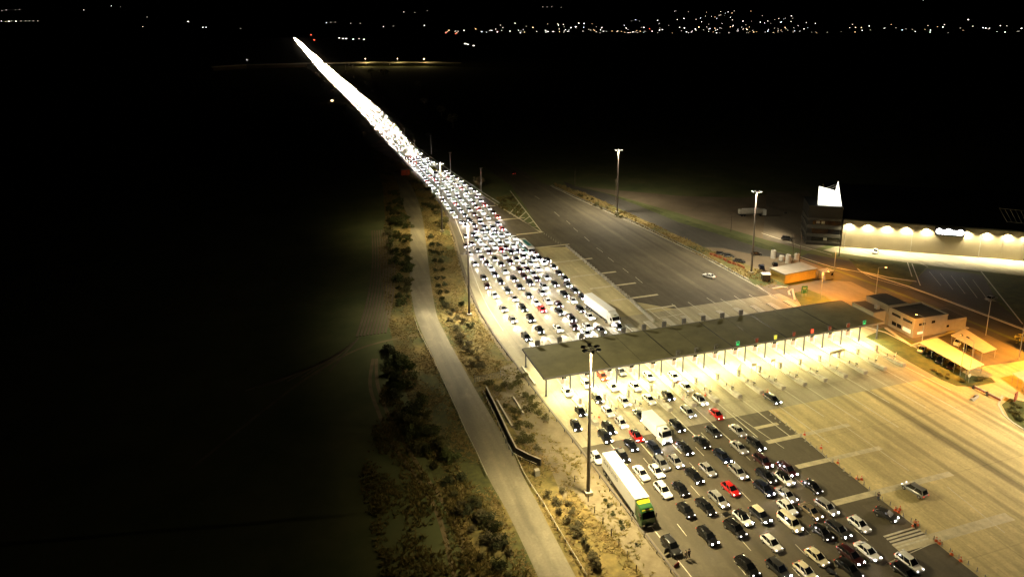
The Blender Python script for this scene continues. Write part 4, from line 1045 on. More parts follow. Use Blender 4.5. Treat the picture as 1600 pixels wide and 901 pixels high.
# admin building
fc = at(1426, 528); rc = at(1477.6, 519.5); lc = at(1397, 511.6)
ux = (rc - fc).normalized(); uy = Vector((-ux.y, ux.x, 0)); WA = (rc - fc).length
DA = 8.6
t = thing('office_building', 'two-storey cream office block glowing orange beside the canopy end', 'building', fc)
P = [fc, fc + ux * WA, fc + ux * WA + uy * DA, fc + uy * DA]
block(t, 'wall', P, 0, 5.0, 'wall'); Pi = [fc + ux * .25 + uy * .25, fc + ux * (WA - .25) + uy * .25, fc + ux * (WA - .25) + uy * (DA - .25), fc + ux * .25 + uy * (DA - .25)]
block(t, 'roof', Pi, 5.0, 5.06, 'droof')
par = MB()
for a, b_ in zip(P, P[1:] + P[:1]): par.wallstrip([a - fc, b_ - fc], .24, 5.0, 5.4)
par.build('parapet', M['wall'], t)
for (t0, t1, z0, z1, mm) in ((.14, .22, 3.3, 3.9, 'glass'), (.25, .33, 3.3, 3.9, 'glass'), (.52, .62, 3.4, 4.1, 'glass'), (.12, .28, .9, 1.5, 'litwin'), (.40, .56, .6, 2.2, 'wallgrey'), (.78, .92, .1, 2.2, 'wallgrey')):
    facepanel(t, 'window' if mm != 'wallgrey' else 'door', P[0], P[1], t0, t1, z0, z1, mm)
for (t0, t1, z0, z1, mm) in ((.08, .42, 3.6, 4.3, 'glass'), (.52, .85, 3.6, 4.3, 'glass'), (.1, .4, .9, 1.9, 'litwin'), (.46, .62, .9, 1.9, 'glass'), (.66, .82, .9, 1.9, 'glass')):
    facepanel(t, 'window', P[0], P[3], t0, t1, z0, z1, mm)
# rear volume
q0 = P[3] - ux * .2 + uy * .02; Q = [q0 - ux * 0, q0 + ux * (WA * .62), q0 + ux * (WA * .62) + uy * 8.0, q0 + uy * 8.0]
block(t, 'rear_wing', Q, 0, 5.6, 'wallgrey'); block(t, 'rear_roof', [Q[0] + ux * .3 + uy * .3, Q[1] - ux * .3 + uy * .3, Q[2] - ux * .3 - uy * .3, Q[3] + ux * .3 - uy * .3], 5.6, 5.66, 'droof')
Q2 = [q0 - ux * 4.2 + uy * .6, q0 - ux * .01 + uy * .6, q0 - ux * .01 + uy * 8.5, q0 - ux * 4.2 + uy * 8.5]
block(t, 'low_wing', Q2, 0, 3.9, 'wallgrey'); block(t, 'low_roof', [Q2[0] + ux * .3 + uy * .3, Q2[1] - ux * .05 + uy * .3, Q2[2] - ux * .05 - uy * .3, Q2[3] + ux * .3 - uy * .3], 3.9, 3.95, 'droof')
for (t0, t1) in ((.1, .3), (.6, .68)): facepanel(t, 'window', Q2[0], Q2[3], t0, t1, 1.6, 2.6, 'glass')
fr = P[1] + ux * .02 + uy * .6; S = [fr, fr + ux * 7.4, fr + ux * 7.4 + uy * 6.5, fr + uy * 6.5]
block(t, 'garage', S, 0, 3.2, 'wall'); block(t, 'garage_roof', [S[0] + ux * .2 + uy * .2, S[1] - ux * .2 + uy * .2, S[2] - ux * .2 - uy * .2, S[3] + ux * .2 - uy * .2], 3.2, 3.25, 'droof')
for (t0, t1, z0, z1, mm, nm) in ((.46, .92, .05, 2.5, 'wallgrey', 'garage_door'), (.28, .4, .05, 2.1, 'wallgrey', 'door'), (.06, .2, 1.2, 1.8, 'glass', 'window')): facepanel(t, nm, S[0], S[1], t0, t1, z0, z1, mm)
c = (Q2[1] + Vector((-1.2, 2, 0)) - fc); MB().box((c.x, c.y, 4.5), (1.0, 1.0, 1.1)).build('air_unit', M['conw'], t)
# carports
def carport(label, s, m, h=2.6, group='carports by the office'):
    P = pts(s, h); o = Vector((P[0].x, P[0].y, 0)); t = thing('carport', label, 'carport', o, 0, group)
    MB().prism([(p.x - o.x, p.y - o.y) for p in P], h - .12, h).build('roof', M[m], t)
    a, b_ = P[0], P[3]
    for k in range(5):
        for e, f_ in ((P[0], P[3]), (P[1], P[2])):
            q = e.lerp(f_, .04 + .23 * k) - o; MB().cyl((q.x, q.y, 0), (q.x, q.y, h - .12), .06).build('post', M['steel'], t)
    return t
carport('long bright yellow-lit carport roof on thin posts beside the grass island', '1437 535 1464 527 1538 569 1514 578', 'carport')
carport('dull brown carport roof behind the bright one, near the garage', '1486 523 1508 513 1558 545 1537 551', 'carport')
carport('corner of a bright carport roof at the right picture edge', '1582 583 1603 577 1640 600 1618 608', 'carport')
for k, (x, y, cl, kd, lb) in enumerate([(1441, 545, 'silver', 'hatchback', 'silver car nosing out from the near end of the bright carport'), (1497, 534, 'white', 'hatchback', 'white car parked between the two carports'), (1512, 541, 'black', 'hatchback', 'dark car under the dull carport roof'),
                           (1455, 553, 'black', 'hatchback', 'black car in the shade of the bright carport, left of the blue one'), (1470, 561, 'navy', 'saloon', 'navy car in the shade of the bright carport'), (1487, 570, 'maroon', 'hatchback', 'maroon car under the far end of the bright carport')]):
    p = at(x, y, .7); p.z = .03; make_car(kd, cl, p, R(-62), lb, 'cars parked by the office', lit=False)
# ochre shed and small hut
a, b_, c = at(1225.5, 443.5), at(1274, 434), at(1208, 432); u = (b_ - a).normalized(); v = Vector((-u.y, u.x, 0)); Wd = (b_ - a).length; Dp = 6.2
t = thing('yellow_shed', 'long low ochre shed with flat roof glowing in orange lamplight', 'shed', a)
P = [a, a + u * Wd, a + u * Wd + v * Dp, a + v * Dp]; block(t, 'wall', P, 0, 3.0, 'shedwall')
MB().prism([(p.x - a.x, p.y - a.y) for p in [a - u * .3 - v * .3, a + u * (Wd + .3) - v * .3, a + u * (Wd + .3) + v * (Dp + .3), a - u * .3 + v * (Dp + .3)]], 3.0, 3.35).build('roof', M['wall'], t)
for k in range(5): facepanel(t, 'shutter', P[0], P[1], .04 + k * .19, .19 + k * .19, .1, 2.6, 'shedwall', .05)
a = at(1289, 438); t = thing('small_hut', 'small cream hut with a dark window right of the ochre shed', 'hut', a, math.atan2(u.y, u.x))
MB().box((1.8, 1.4, 1.3), (4.0, 2.8, 2.6)).build('wall', M['wall'], t); MB().box((1.8, 1.4, 2.68), (4.3, 3.1, .16)).build('roof', M['wallgrey'], t)
MB().box((2.9, -.03, 1.7), (.9, .08, .8)).build('window', M['glass'], t); MB().box((.9, -.03, 1.05), (.9, .08, 2.1)).build('door', M['wallgrey'], t)
# booth/kiosk by the mast, white tanks, container
a = at(1196, 438); t = thing('roadside_kiosk', 'small white-roofed kiosk standing right of the mast foot', 'kiosk', a, R(-20))
MB().box((0, 0, 1.1), (2.4, 1.8, 2.2)).build('wall', M['dark'], t); MB().box((0, 0, 2.3), (2.8, 2.2, .2)).build('roof', M['white'], t)
for k, (x, y, h_) in enumerate([(1208, 403, 2.8), (1221, 407, 1.8), (1231, 411, 3.0), (1245, 405, 2.0)]):
    p = at(x, y); lb = ['tall rounded white tank left of the others behind the ochre shed', 'smallest white tank in the row behind the ochre shed', 'square white tank directly above the ochre shed roof', 'white tank at the right end of the row by the poles'][k]
    t = thing('storage_tank', lb, 'tank', p, 0, 'white tanks behind the shed')
    MB().cyl((0, 0, 0), (0, 0, h_), .9, .9, 14).cyl((0, 0, h_), (0, 0, h_ + .3), .9, .35, 14).build('tank_body', M['conw'], t); MB().cyl((0, 0, h_ + .3), (0, 0, h_ + .5), .2, .2, 8).build('lid', M['dark'], t)
p = at(1172, 337); t = thing('tank_trailer', 'pale tanker trailer parked on the dirt yard beside the right mast head', 'trailer', p, R(-14))
MB().cyl((-5, 0, 2.0), (5, 0, 2.0), 1.15, 1.15, 16).build('tank', M['conw'], t); MB().box((0, 0, .85), (10.5, 1.2, .25)).build('chassis', M['dark'], t)
MB().box((5.9, 0, 1.5), (1.4, 2.2, 2.4)).build('end_box', M['white'], t)
wm2 = MB().cyl((0, -.15, 0), (0, .15, 0), .48, .48, 12).mesh('wheel', M['tyre'])
for x in (-4, -2.8, 4): 
    for s in (-.95, .95): link('wheel', wm2, t, (x, s, .48))
MB().box((0, 0, 3.2), (7.5, .5, .12)).build('walkway', M['white'], t)
# orange plastic barrier by the parked cars
P = pts('1112 399 1125 403 1140 411 1155 416 1166 421'); ob = MB().box((0, 0, .4), (1.7, .35, .8), 0, 0, .85).mesh('plastic_barrier', M['orange_dull'])
for k in range(8):
    i = min(3, int(k / 8 * 4)); p = P[i].lerp(P[i + 1], k / 8 * 4 - i); d = P[i + 1] - P[i]
    tag(link('plastic_barrier', ob, None, (p.x, p.y, .02), math.atan2(d.y, d.x)), 'orange plastic barrier in the row between parked cars and carriageway', 'barrier', 'orange plastic barriers by the parked cars')
# entrance: barrier beams, white block, stones, sign
for s, lb in (('1521 607 1543 618', 'white and dark barrier beam, left one at the office entrance'), ('1542 618 1563 628', 'white and dark barrier beam, right one at the office entrance')):
    q = pts(s); t = thing('entrance_barrier', lb, 'barrier', q[0], 0, 'barrier beams at the entrance'); d = q[1] - q[0]; an = math.atan2(d.y, d.x)
    MB().box((d.x / 2, d.y / 2, .85), (d.length, .12, .22), an).build('beam', M['white'], t); MB().box((d.x / 2, d.y / 2, .5), (d.length, .1, .4), an).build('skirt', M['redm'], t)
    MB().box((0, 0, .5), (.4, .4, 1.0)).build('post', M['dark'], t)
p = at(1522, 622); t = thing('concrete_divider', 'pale low concrete divider lying across the entrance mouth', 'barrier', p, R(20))
MB().loft([[(-1.6, -.5, 0), (-1.6, .5, 0), (-1.6, .2, .45), (-1.6, -.2, .45)], [(1.6, -.5, 0), (1.6, .5, 0), (1.6, .2, .45), (1.6, -.2, .45)]]).build('block', M['conw'], t)
MB().box((0, 0, .5), (.9, .3, .16)).build('lifting_bracket', M['dark'], t)
p = at(1586, 629); t = thing('notice_board', 'small dark red notice board on the right-hand grass island', 'sign', p, R(20))
MB().box((0, 0, 1.6), (1.7, .12, 1.9)).build('panel', M['redm'], t)
for s in (-.6, .6): MB().cyl((s, .1, 0), (s, .1, 1.6), .06).build('post', M['steel'], t)
p = at(1513, 598); t = thing('road_sign', 'small round cream sign at the tip of the grass island', 'sign', p)
MB().cyl((0, 0, 0), (0, 0, 1.6), .05).build('post', M['steel'], t); MB().cyl((0, -.06, 1.9), (0, 0, 1.9), .45, .45, 16).build('disc', M['p_cream'], t)
p = at(1256, 463); t = thing('direction_sign', 'dark green direction sign on posts behind the canopy', 'sign', p, R(-12))
for s in (-.6, .6): MB().cyl((s, 0, 0), (s, 0, 2.2), .07).build('post', M['steel'], t)
MB().box((0, 0, 2.2), (1.9, .1, 2.3)).build('panel', M['greensign'], t); MB().box((0, -.07, 2.75), (1.2, .04, .16)).box((0, -.07, 2.3), (.8, .04, .16)).build('white_lines', M['conw'], t)
# kerb blocks in orange yard
t = at(1237, 463); o = thing('kerb_nose', 'bright curved kerb nose in the orange yard by the carriageway', 'kerb', t); q = pts('1206 452 1222 449 1230 450'); MB().wallstrip([p - t for p in q], .7, 0, .3).wallstrip([p - t for p in pts('1234 462 1232 456 1238 452 1242 470')], .6, 0, .3).build('kerb_stones', M['kerb'], o)

# warehouse ---------------------------------------------------------------------------------------
WA0, WB0 = at(1314, 385.5), at(1600, 407.5); wd = (WB0 - WA0).normalized(); wn = Vector((-wd.y, wd.x, 0)); WL = 128; WH = 10.2
t = thing('warehouse', 'long pale warehouse wall washed by a row of downlights', 'warehouse', WA0)
MB().prism([(p.x - WA0.x, p.y - WA0.y) for p in [WA0, WA0 + wd * WL, WA0 + wd * WL + wn * 62, WA0 + wn * 62]], 0, WH).build('wall', M['whouse'], t)
MB().prism([(p.x - WA0.x, p.y - WA0.y) for p in [WA0 - wn * .12, WA0 + wd * WL - wn * .12, WA0 + wd * WL + wn * 62, WA0 + wn * 62]], WH + .003, WH + .5).build('roof', M['blackclad'], t)
pnl = MB()
for k in range(0, 22): p = wd * (3 + k * 6) - wn * .03; pnl.box((p.x, p.y, WH / 2), (.05, .05, WH - .1), math.atan2(wd.y, wd.x))
pnl.build('panel_joints', M['wallgrey'], t)
def on_wall(px, z=0):
    py = 385.5 + (px - 1314) * 22 / 286; return at(px, py) + Vector((0, 0, z))
WALLAMPS = []
bk = MB().box((0, -.45, 0), (.5, .5, .22)).box((0, -.1, 0), (.08, .4, .08)).mesh('wall_lamp', M['dark']); ln = MB().box((0, -.45, -.12), (.4, .4, .02)).mesh('lens', M['lampglass'])
for px in (1324, 1353, 1382.5, 1412.5, 1444, 1506, 1537.5, 1570, 1600, 1632):
    p = on_wall(px); o = link('wall_lamp', bk, t, p - WA0 + Vector((0, 0, 9.3)), math.atan2(wd.y, wd.x)); link('lens', ln, o)
    WALLAMPS.append(p - wn * .55 + Vector((0, 0, 9.05)))
p0, p1 = on_wall(1458), on_wall(1500); ang = math.atan2(wd.y, wd.x); mid = (p0 + p1) / 2 - WA0 - wn * .25
sg = MB().box((mid.x, mid.y, 8.6), ((p1 - p0).length * 1.12, .3, 3.0), ang).build('sign_panel', M['blackclad'], t)
lt = MB(); xx = 0; random.seed(3)
for k, (w_, h_) in enumerate([(1.1, 1.9), (1.2, 1.5), (1.3, 1.5), (.5, 2.0), (1.2, 1.5), (1.4, 1.5), (1.2, 1.5), (1.1, 1.9)]):
    q = p0.lerp(p1, .05 + .9 * (k + .5) / 8) - WA0 - wn * .45; lt.cyl((q.x - wn.x * .05, q.y - wn.y * .05, 8.4 + (h_ - 1.5) * .5), (q.x + wn.x * .05, q.y + wn.y * .05, 8.4 + (h_ - 1.5) * .5), h_ * .52, h_ * .52, 12)
lt.build('sign_letters', M['signlit'], sg)
random.seed(11)
for px, lb in ((1318, 'leftmost'), (1421, 'middle'), (1527, 'right-hand')):
    p = on_wall(px) - wn * 1.0; q = thing('lamp_post', '%s pale post standing just in front of the warehouse wall' % lb, 'post', p, 0, 'posts by the warehouse wall')
    MB().cyl((0, 0, 0), (0, 0, 8), .12, .08, 10).build('pole', M['conw'], q); MB().box((0, -.4, 8.0), (.3, .9, .12)).build('head', M['dark'], q)
# black tower with floor bands and sail whose floodlighting is its own glow
bl0, br0 = at(1259, 381.5), at(1312, 385); bd_ = (br0 - bl0).normalized(); bn = Vector((-bd_.y, bd_.x, 0)); BW = (br0 - bl0).length; BH = 15.0
t = thing('black_tower', 'black clad three-storey office tower at the left end of the warehouse', 'building', bl0)
MB().prism([(p.x - bl0.x, p.y - bl0.y) for p in [bl0, br0, br0 + bn * 14, bl0 + bn * 14]], 0, BH).build('wall', M['blackclad'], t)
for z0, z1 in ((1.0, 1.5), (3.2, 4.4), (6.4, 7.9), (9.6, 10.4)):
    m_ = MB(); a, b_ = bl0 - bl0 - bn * .12, br0 - bl0 - bn * .12; m_.wallstrip([a, b_], .25, z0, z1); m_.wallstrip([Vector((0, 0, 0)) - bd_ * .12, bn * 14 - bd_ * .12], .25, z0, z1); m_.build('floor_band', M['bandgrey'], t)
for z0, z1 in ((1.6, 3.1), (4.5, 6.3), (8.0, 9.5)):
    m_ = MB(); m_.wallstrip([bd_ * (BW * .15) - bn * .04, bd_ * (BW * .95) - bn * .04], .1, z0, z1); m_.build('window_strip', M['glass'], t)
for f0, z0 in ((.45, 8.3), (.55, 2.0), (.3, 8.3)):
    c = bd_ * (BW * f0) - bn * .12; MB().box((c.x, c.y, z0 + .5), (1.2, .1, 1.0), math.atan2(bd_.y, bd_.x)).build('window_pane', M['wallgrey'], t)
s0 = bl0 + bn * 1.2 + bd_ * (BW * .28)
sl = thing('glowing_sail', 'brilliant white sail-shaped sign rising from the roof of the black tower', 'sign', (s0.x, s0.y, BH))
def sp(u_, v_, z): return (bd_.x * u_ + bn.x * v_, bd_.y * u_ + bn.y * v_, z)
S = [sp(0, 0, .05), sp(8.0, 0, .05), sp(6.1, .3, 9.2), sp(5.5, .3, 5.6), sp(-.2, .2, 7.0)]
m_ = MB(); m_.add(S + [(x + bn.x * .25, y + bn.y * .25, z) for x, y, z in S], [(0, 1, 3, 4), (1, 2, 3), (8, 6, 5, 9), (8, 7, 6), (0, 5, 6, 1), (1, 6, 7, 2), (2, 7, 8, 3), (3, 8, 9, 4), (4, 9, 5, 0)]); m_.build('membrane', M['sail_glow'], sl)
fr_ = MB()
for a, b_ in ((sp(2, .6, 6.2), sp(5.8, .5, 8.2)), (sp(3, .6, 5.9), sp(5.8, .5, 7.4)), (sp(-.2, .4, 7.0), sp(-.2, .5, 0))): fr_.cyl(a, b_, .1, .1, 6)
fr_.build('frame', M['white'], sl)
# second sail frame at the right edge on the warehouse roof
p = at(1590, 345, WH + .5); sf = thing('sail_frame', 'pale slatted sail frame on the warehouse roof at the right edge', 'structure', p)
m_ = MB()
for k in range(9): m_.cyl((-5.0 + k * 1.2, -k * .9, 0), (-8.5 + k * 1.4, -k * .9 + 1, 5.2 - k * .1), .09, .09, 6)
m_.cyl((-8.5, 1, 5.2), (2.7, -6.2, 4.4), .12, .12, 6); m_.cyl((-5, 0, .1), (4.6, -7.2, .1), .12, .12, 6); m_.build('slats', M['conw'], sf)
# street lamps (sodium) and unlit poles
SOD = []
def street(label, x, y, h, rz, lit, arm=1.6, grp='sodium street lamps'):
    t = thing('street_lamp', label, 'street lamp', (x, y, .02), rz, grp)
    MB().cyl((0, 0, 0), (0, 0, h), .11, .06, 10).build('pole', M['steel'], t); MB().cyl((0, 0, h), (0, -arm, h + .25), .05, .04, 8).build('arm', M['steel'], t)
    hd = MB().box((0, -arm - .35, h + .27), (.32, .8, .16)).build('lamp_head', M['dark'], t)
    if lit:
        MB().box((0, -arm - .35, h + .17), (.26, .6, .04)).build('lens', M['sodiumglass'], hd)
        c, s = math.cos(rz), math.sin(rz); SOD.append((Vector((x + s * (arm + .35), y - c * (arm + .35), h + .02)), lit))
    return t
for (x, y, h, rz, lit, lb) in [(1282, 466, 9, 10, 11000, 'sodium street lamp on a tall thin pole in the orange yard behind the canopy'), (1368, 462, 9, 60, 3500, 'sodium street lamp between the orange yard and the back road'),
                         (1439, 545, 8.5, -160, 3500, 'sodium street lamp at the corner of the bright carport and the office'), (1500, 586, 9, 150, 8000, 'sodium street lamp, left of the two poles at the far end of the carport'),
                         (1514, 590, 9, 170, 0, 'unlit lamp pole, right of the two at the far end of the carport'), (1303, 424, 8, 40, 5000, 'sodium street lamp beside the small cream hut'), (1592, 560, 9, 100, 10000, 'sodium street lamp by the last carport at the right edge'),
                         (1540, 524, 10, 0, 0, 'unlit lamp pole between the back road and the dull carport')]:
    p = at(x, y); street(lb, p.x, p.y, h, R(rz), lit)
# bright lamp outside frame that lights the right end of the yard, plus plain poles
for (x, y, h, lb) in [(962, 315, 11, 'slim utility pole left of the scrub-strip mast'), (1142, 362, 8, 'slim pole on the dirt yard edge'), (1238, 408, 10, 'left of two dark poles behind the ochre shed'), (1249, 409, 10, 'right of two dark poles behind the ochre shed'), (1311, 400, 9, 'dark pole in front of the black tower'), (898, 290, 9, 'slim pole where the back road fades out')]:
    p = at(x, y); t = thing('utility_pole', lb, 'pole', p, 0, 'utility poles'); MB().cyl((0, 0, 0), (0, 0, h), .14, .09, 8).build('pole', M['bark'], t); MB().box((0, 0, h - .6), (1.8, .1, .1)).build('crossarm', M['bark'], t)

# ------------------------------------------------------------------ vegetation
def leafcloud(rx, ry, rz, n, size, clumps=7, zc=None):
    m = MB(); cs = []
    for k in range(clumps):
        a = random.uniform(0, 6.28); r = random.uniform(.1, .75); cs.append((rx * r * math.cos(a), ry * r * math.sin(a), rz * random.uniform(.35, 1.25), random.uniform(.35, .6)))
    for k in range(n):
        c = random.choice(cs); d = Vector((random.gauss(0, 1), random.gauss(0, 1), random.gauss(0, 1))).normalized() * (random.random() ** .4)
        p = Vector((c[0] + d.x * rx * c[3], c[1] + d.y * ry * c[3], max(.05, c[2] + d.z * rz * c[3])))
        u = Vector((random.gauss(0, 1), random.gauss(0, 1), random.gauss(0, .6))).normalized(); w = u.orthogonal().normalized(); s = size * random.uniform(.5, 1.3)
        m.add([p - u * s, p + w * s * .5, p + u * s, p - w * s * .5], [(0, 1, 2, 3)])
    return m
shr = {k: [leafcloud(1, 1, .75, 460, .125).mesh('shrub', M[k]) for _ in range(3)] for k in ('leaf1', 'leaf2', 'leaf3', 'leafg')}
def shrub(x, y, r, k, label, group, h=1.0):
    o = tag(link('shrub', random.choice(shr[k]), None, (x, y, 0), random.uniform(0, 6)), label, 'shrub', group); o.scale = (r, r * random.uniform(.85, 1.15), r * h); return o
def spx(s, r, k, label, group, h=1.0):
    for p in pts(s): shrub(p.x, p.y, r * random.uniform(.8, 1.25), k, label, group, h)
spx('674 372 675 384 677 396 679 410 681 424 683 437 685 449 687 460 690 470 695 478', 1.25, 'leaf2', 'round planted shrub in the line nearest the service road', 'planted shrubs along the service road')
spx('686 385 687 398 689 411 691 424 693 436 695 447 698 458', 1.2, 'leaf2', 'round planted shrub in the second line beside the yellow grass', 'second line of planted shrubs')
spx('686 352 697 348 692 358', 2.3, 'leaf1', 'large green bush round the foot of the farthest left mast', 'bushes at the mast foot', .8)
spx('720 478', 1.6, 'leaf2', 'single dark round shrub on the yellow grass left of the mast', None)
spx('735 512', 1.3, 'leaf2', 'single dark shrub just below the foot of the left mast', None)
spx('697 480 702 492 708 488 706 502 716 498 724 505 714 516 722 528 730 540 738 552 726 548 745 562 736 570 750 575 718 535', 1.5, 'leaf3', 'scrubby olive bush on the rough bank left of the canopy', 'scrub on the rough bank', .8)
spx('766 602 780 610 790 604 800 606 808 599 815 590', 1.5, 'leaf1', 'bush beside the mesh panel fence on the verge', 'bushes by the mesh fence', .8)
spx('820 620 830 626 836 638 826 642 843 648 850 656 806 656 810 668 826 666 820 684 814 692 830 690 838 704 788 636 800 644 812 646', 1.15, 'leaf1', 'low bush in the planted bed between retaining wall and canopy', 'bushes in the bed by the retaining wall', .8)
spx('870 786 876 802 888 788 894 802 876 768 896 828 898 838 904 820 856 776 918 858 936 890 930 884 912 848 886 815 908 836 924 872', 1.05, 'leaf3', 'grey green bush in the dry grass right of the service road', 'bushes in the bottom verge', .9)
spx('958 804 970 817 973 825 996 852 946 782 952 790', .55, 'leaf2', 'small dark tuft on the gravel margin', 'small tufts on the gravel margin', .8)
POLY = [p for p in pts('604 545 632 552 652 600 676 655 700 700 722 738 740 768 700 768 660 712 626 655 606 600')]
def fill(poly, n, r0, r1, k, label, group, h=1.0):
    xs = [p.x for p in poly]; ys = [p.y for p in poly]; c = 0
    while c < n:
        x, y = random.uniform(min(xs), max(xs)), random.uniform(min(ys), max(ys))
        if inpoly(x, y, poly): shrub(x, y, random.uniform(r0, r1), random.choice(k), label, group, h); c += 1
fill(POLY, 60, 1.2, 2.2, ('leaf2', 'leafg', 'leaf1'), 'dark dense bush in the thicket between field and service road', 'thicket left of the service road', .95)
fill(pts('700 772 742 772 770 812 800 860 822 901 760 901 726 830'), 34, .8, 1.6, ('leaf1', 'leaf3', 'leaf2'), 'scrubby bush on the bank between field track and service road', 'scrub on the lower bank', .8)
fill(pts('606 300 622 300 640 345 642 420 638 480 622 486 618 430 606 370'), 85, 1.1, 2.3, ('leafg', 'leafg', 'leaf1'), 'green bush in the hedge left of the upper service road', 'hedge left of the upper service road', .9)
fill(pts('650 270 672 290 690 330 676 345 655 310'), 16, 1.2, 2.2, ('leaf1', 'leaf2'), 'bush between the upper service road and the motorway', 'bushes by the motorway edge', .8)
fill(pts('905 300 935 315 990 345 980 347 925 322 900 306'), 14, .8, 1.5, ('leaf1', 'leaf3'), 'bush in the orange grass strip beside the opposite carriageway', 'bushes in the roadside strip', .8)
fill(pts('768 318 800 305 818 332 800 336'), 14, .8, 1.6, ('leaf1', 'leaf3'), 'low bush in the grass wedge above the hatched gore', 'bushes in the gore wedge', .6)
fill(pts('1450 575 1500 592 1545 592 1530 600 1480 596'), 10, .6, 1.0, ('leaf1',), 'low green bush on the grass island by the carport', 'bushes on the grass island', .7)
fill(pts('1566 634 1582 628 1600 640 1596 662'), 7, .7, 1.2, ('leaf1', 'leaf2'), 'low green bush on the right-hand grass island', 'bushes on the right-hand island', .7)
# trees
def tree(x, y, h, r, k, label, group=None, n=520):
    t = thing('tree', label, 'tree', (x, y, 0), random.uniform(0, 6), group)
    b = MB(); b.cyl((0, 0, 0), (.1, 0, h * .55), .06 * r + .08, .03 * r + .04, 8)
    for q in range(5):
        a = q * 1.3; b.cyl((0, 0, h * (.25 + .06 * q)), (r * .55 * math.cos(a), r * .55 * math.sin(a), h * (.55 + .07 * q)), .05 * r * .5 + .03, .02, 5)
    b.build('trunk', M['bark'], t)
    m = leafcloud(r, r, h * .36, n, .045 * h + .06, 11); m.v = [(p[0], p[1], p[2] + h * .26) for p in m.v]
    m.build('crown', M[k], t)
p = at(750, 296); tree(p.x, p.y, 8, 3.2, 'leaf3', 'loose pale tree standing alone in the dark median above the gore')
p = at(1596, 545); tree(p.x, p.y, 5, 2.6, 'leaf1', 'dark rounded tree at the right picture edge beside the office yard')
for (px, py, h, r, k) in [(708, 200, 14, 6, 'leaf3'), (655, 142, 15, 7, 'leaf3'), (664, 168, 12, 6, 'leaf3'), (690, 182, 12, 6, 'leaf3'), (580, 118, 14, 7, 'leaf1')]:
    p = at(px, py); tree(p.x, p.y, h, r, k, 'dim tree in the dark strip right of the motorway', 'trees right of the motorway', 300)
p = at(600, 122); tree(p.x, p.y, 17, 10, 'leaf1', 'large tree lit yellow just in front of the right bridge approach', None, 500)
for (x, y) in [(50, 520), (52, 580), (48, 640), (53, 700), (47, 780), (50, 860), (44, 930), (48, 1020), (46, 1100), (43, 1200), (40, 1290)]:
    tree(x - random.uniform(0, 3), y, random.uniform(4, 7), random.uniform(2.2, 3.6), 'leaf1', 'roadside tree lit by headlights along the left edge of the motorway', 'trees on the left of the motorway', 240)
for (x, y) in [(92, 500), (95, 560), (93, 620), (98, 690), (96, 770), (94, 850), (98, 960), (93, 1080), (90, 1200)]:
    tree(x + random.uniform(0, 3), y, random.uniform(4, 7), random.uniform(2, 3.4), 'leaf3', 'roadside tree lit by headlights in the median of the motorway', 'trees in the motorway median', 240)
# dry grass: uncountable tufts over the verges
def tufts(poly, n, k, hmin, hmax, avoid=()):
    m = MB(); xs = [p[0] for p in poly]; ys = [p[1] for p in poly]; c = tries = 0
    while c < n and tries < n * 12:
        tries += 1; x, y = random.uniform(min(xs), max(xs)), random.uniform(min(ys), max(ys))
        if not inpoly(x, y, poly) or any(inpoly(x, y, a) for a in avoid): continue
        if math.sin(x * .9 + 1.7 * math.sin(y * .21)) + math.sin(y * .33 + x * .2) < random.uniform(-1.6, 1.2): continue
        c += 1; h = random.uniform(hmin, hmax)
        for q in range(4):
            a = random.uniform(0, 6.28); w = random.uniform(.08, .2); dx, dy = math.cos(a), math.sin(a); lx, ly = random.uniform(-.7, .7), random.uniform(-.7, .7)
            m.add([(x + dx * w, y + dy * w, 0), (x - dx * w, y - dy * w, 0), (x + lx, y + ly, h)], [(0, 1, 2)])
    return tag(m.build('dry_grass', M[k]), 'dry grass tufts covering the verge', 'grass', kind='stuff')
srv_out = [(p.x + .4, p.y) for p in SR][::-1] + [(p.x - .4, p.y) for p in SL]
gravel = [tuple(p.xy) for p in strip_poly([(150, 43.5), (135, 41.5), (118, 42.0), (100, 43.5), (84, 45.6), (60, 47.5)], [(y, x + 2) for y, x in EDGE if 45 < y < 155])]
vp = [(p.x, p.y) for p in strip_poly(verge_L, [(y, x - 1.2) for y, x in EDGE if 45 < y < 420])]
tufts(vp, 16000, 'straw', .1, .35, (srv_out, gravel)); tufts(vp, 9000, 'strawg', .1, .3, (srv_out,))
tufts([tuple(p.xy) for p in pts('866 286 910 300 990 336 1090 382 1195 425 1215 442 1205 452 1160 434 1080 393 1000 353 920 318 868 294')], 1600, 'straw', .3, .8)
tufts([tuple(p.xy) for p in pts('762 312 800 303 822 336 800 338')], 500, 'strawg', .3, .6)
tufts([tuple(p.xy) for p in pts('700 700 760 790 800 860 826 901 600 901 560 760 600 600')], 3000, 'strawg', .3, .8, (srv_out,))

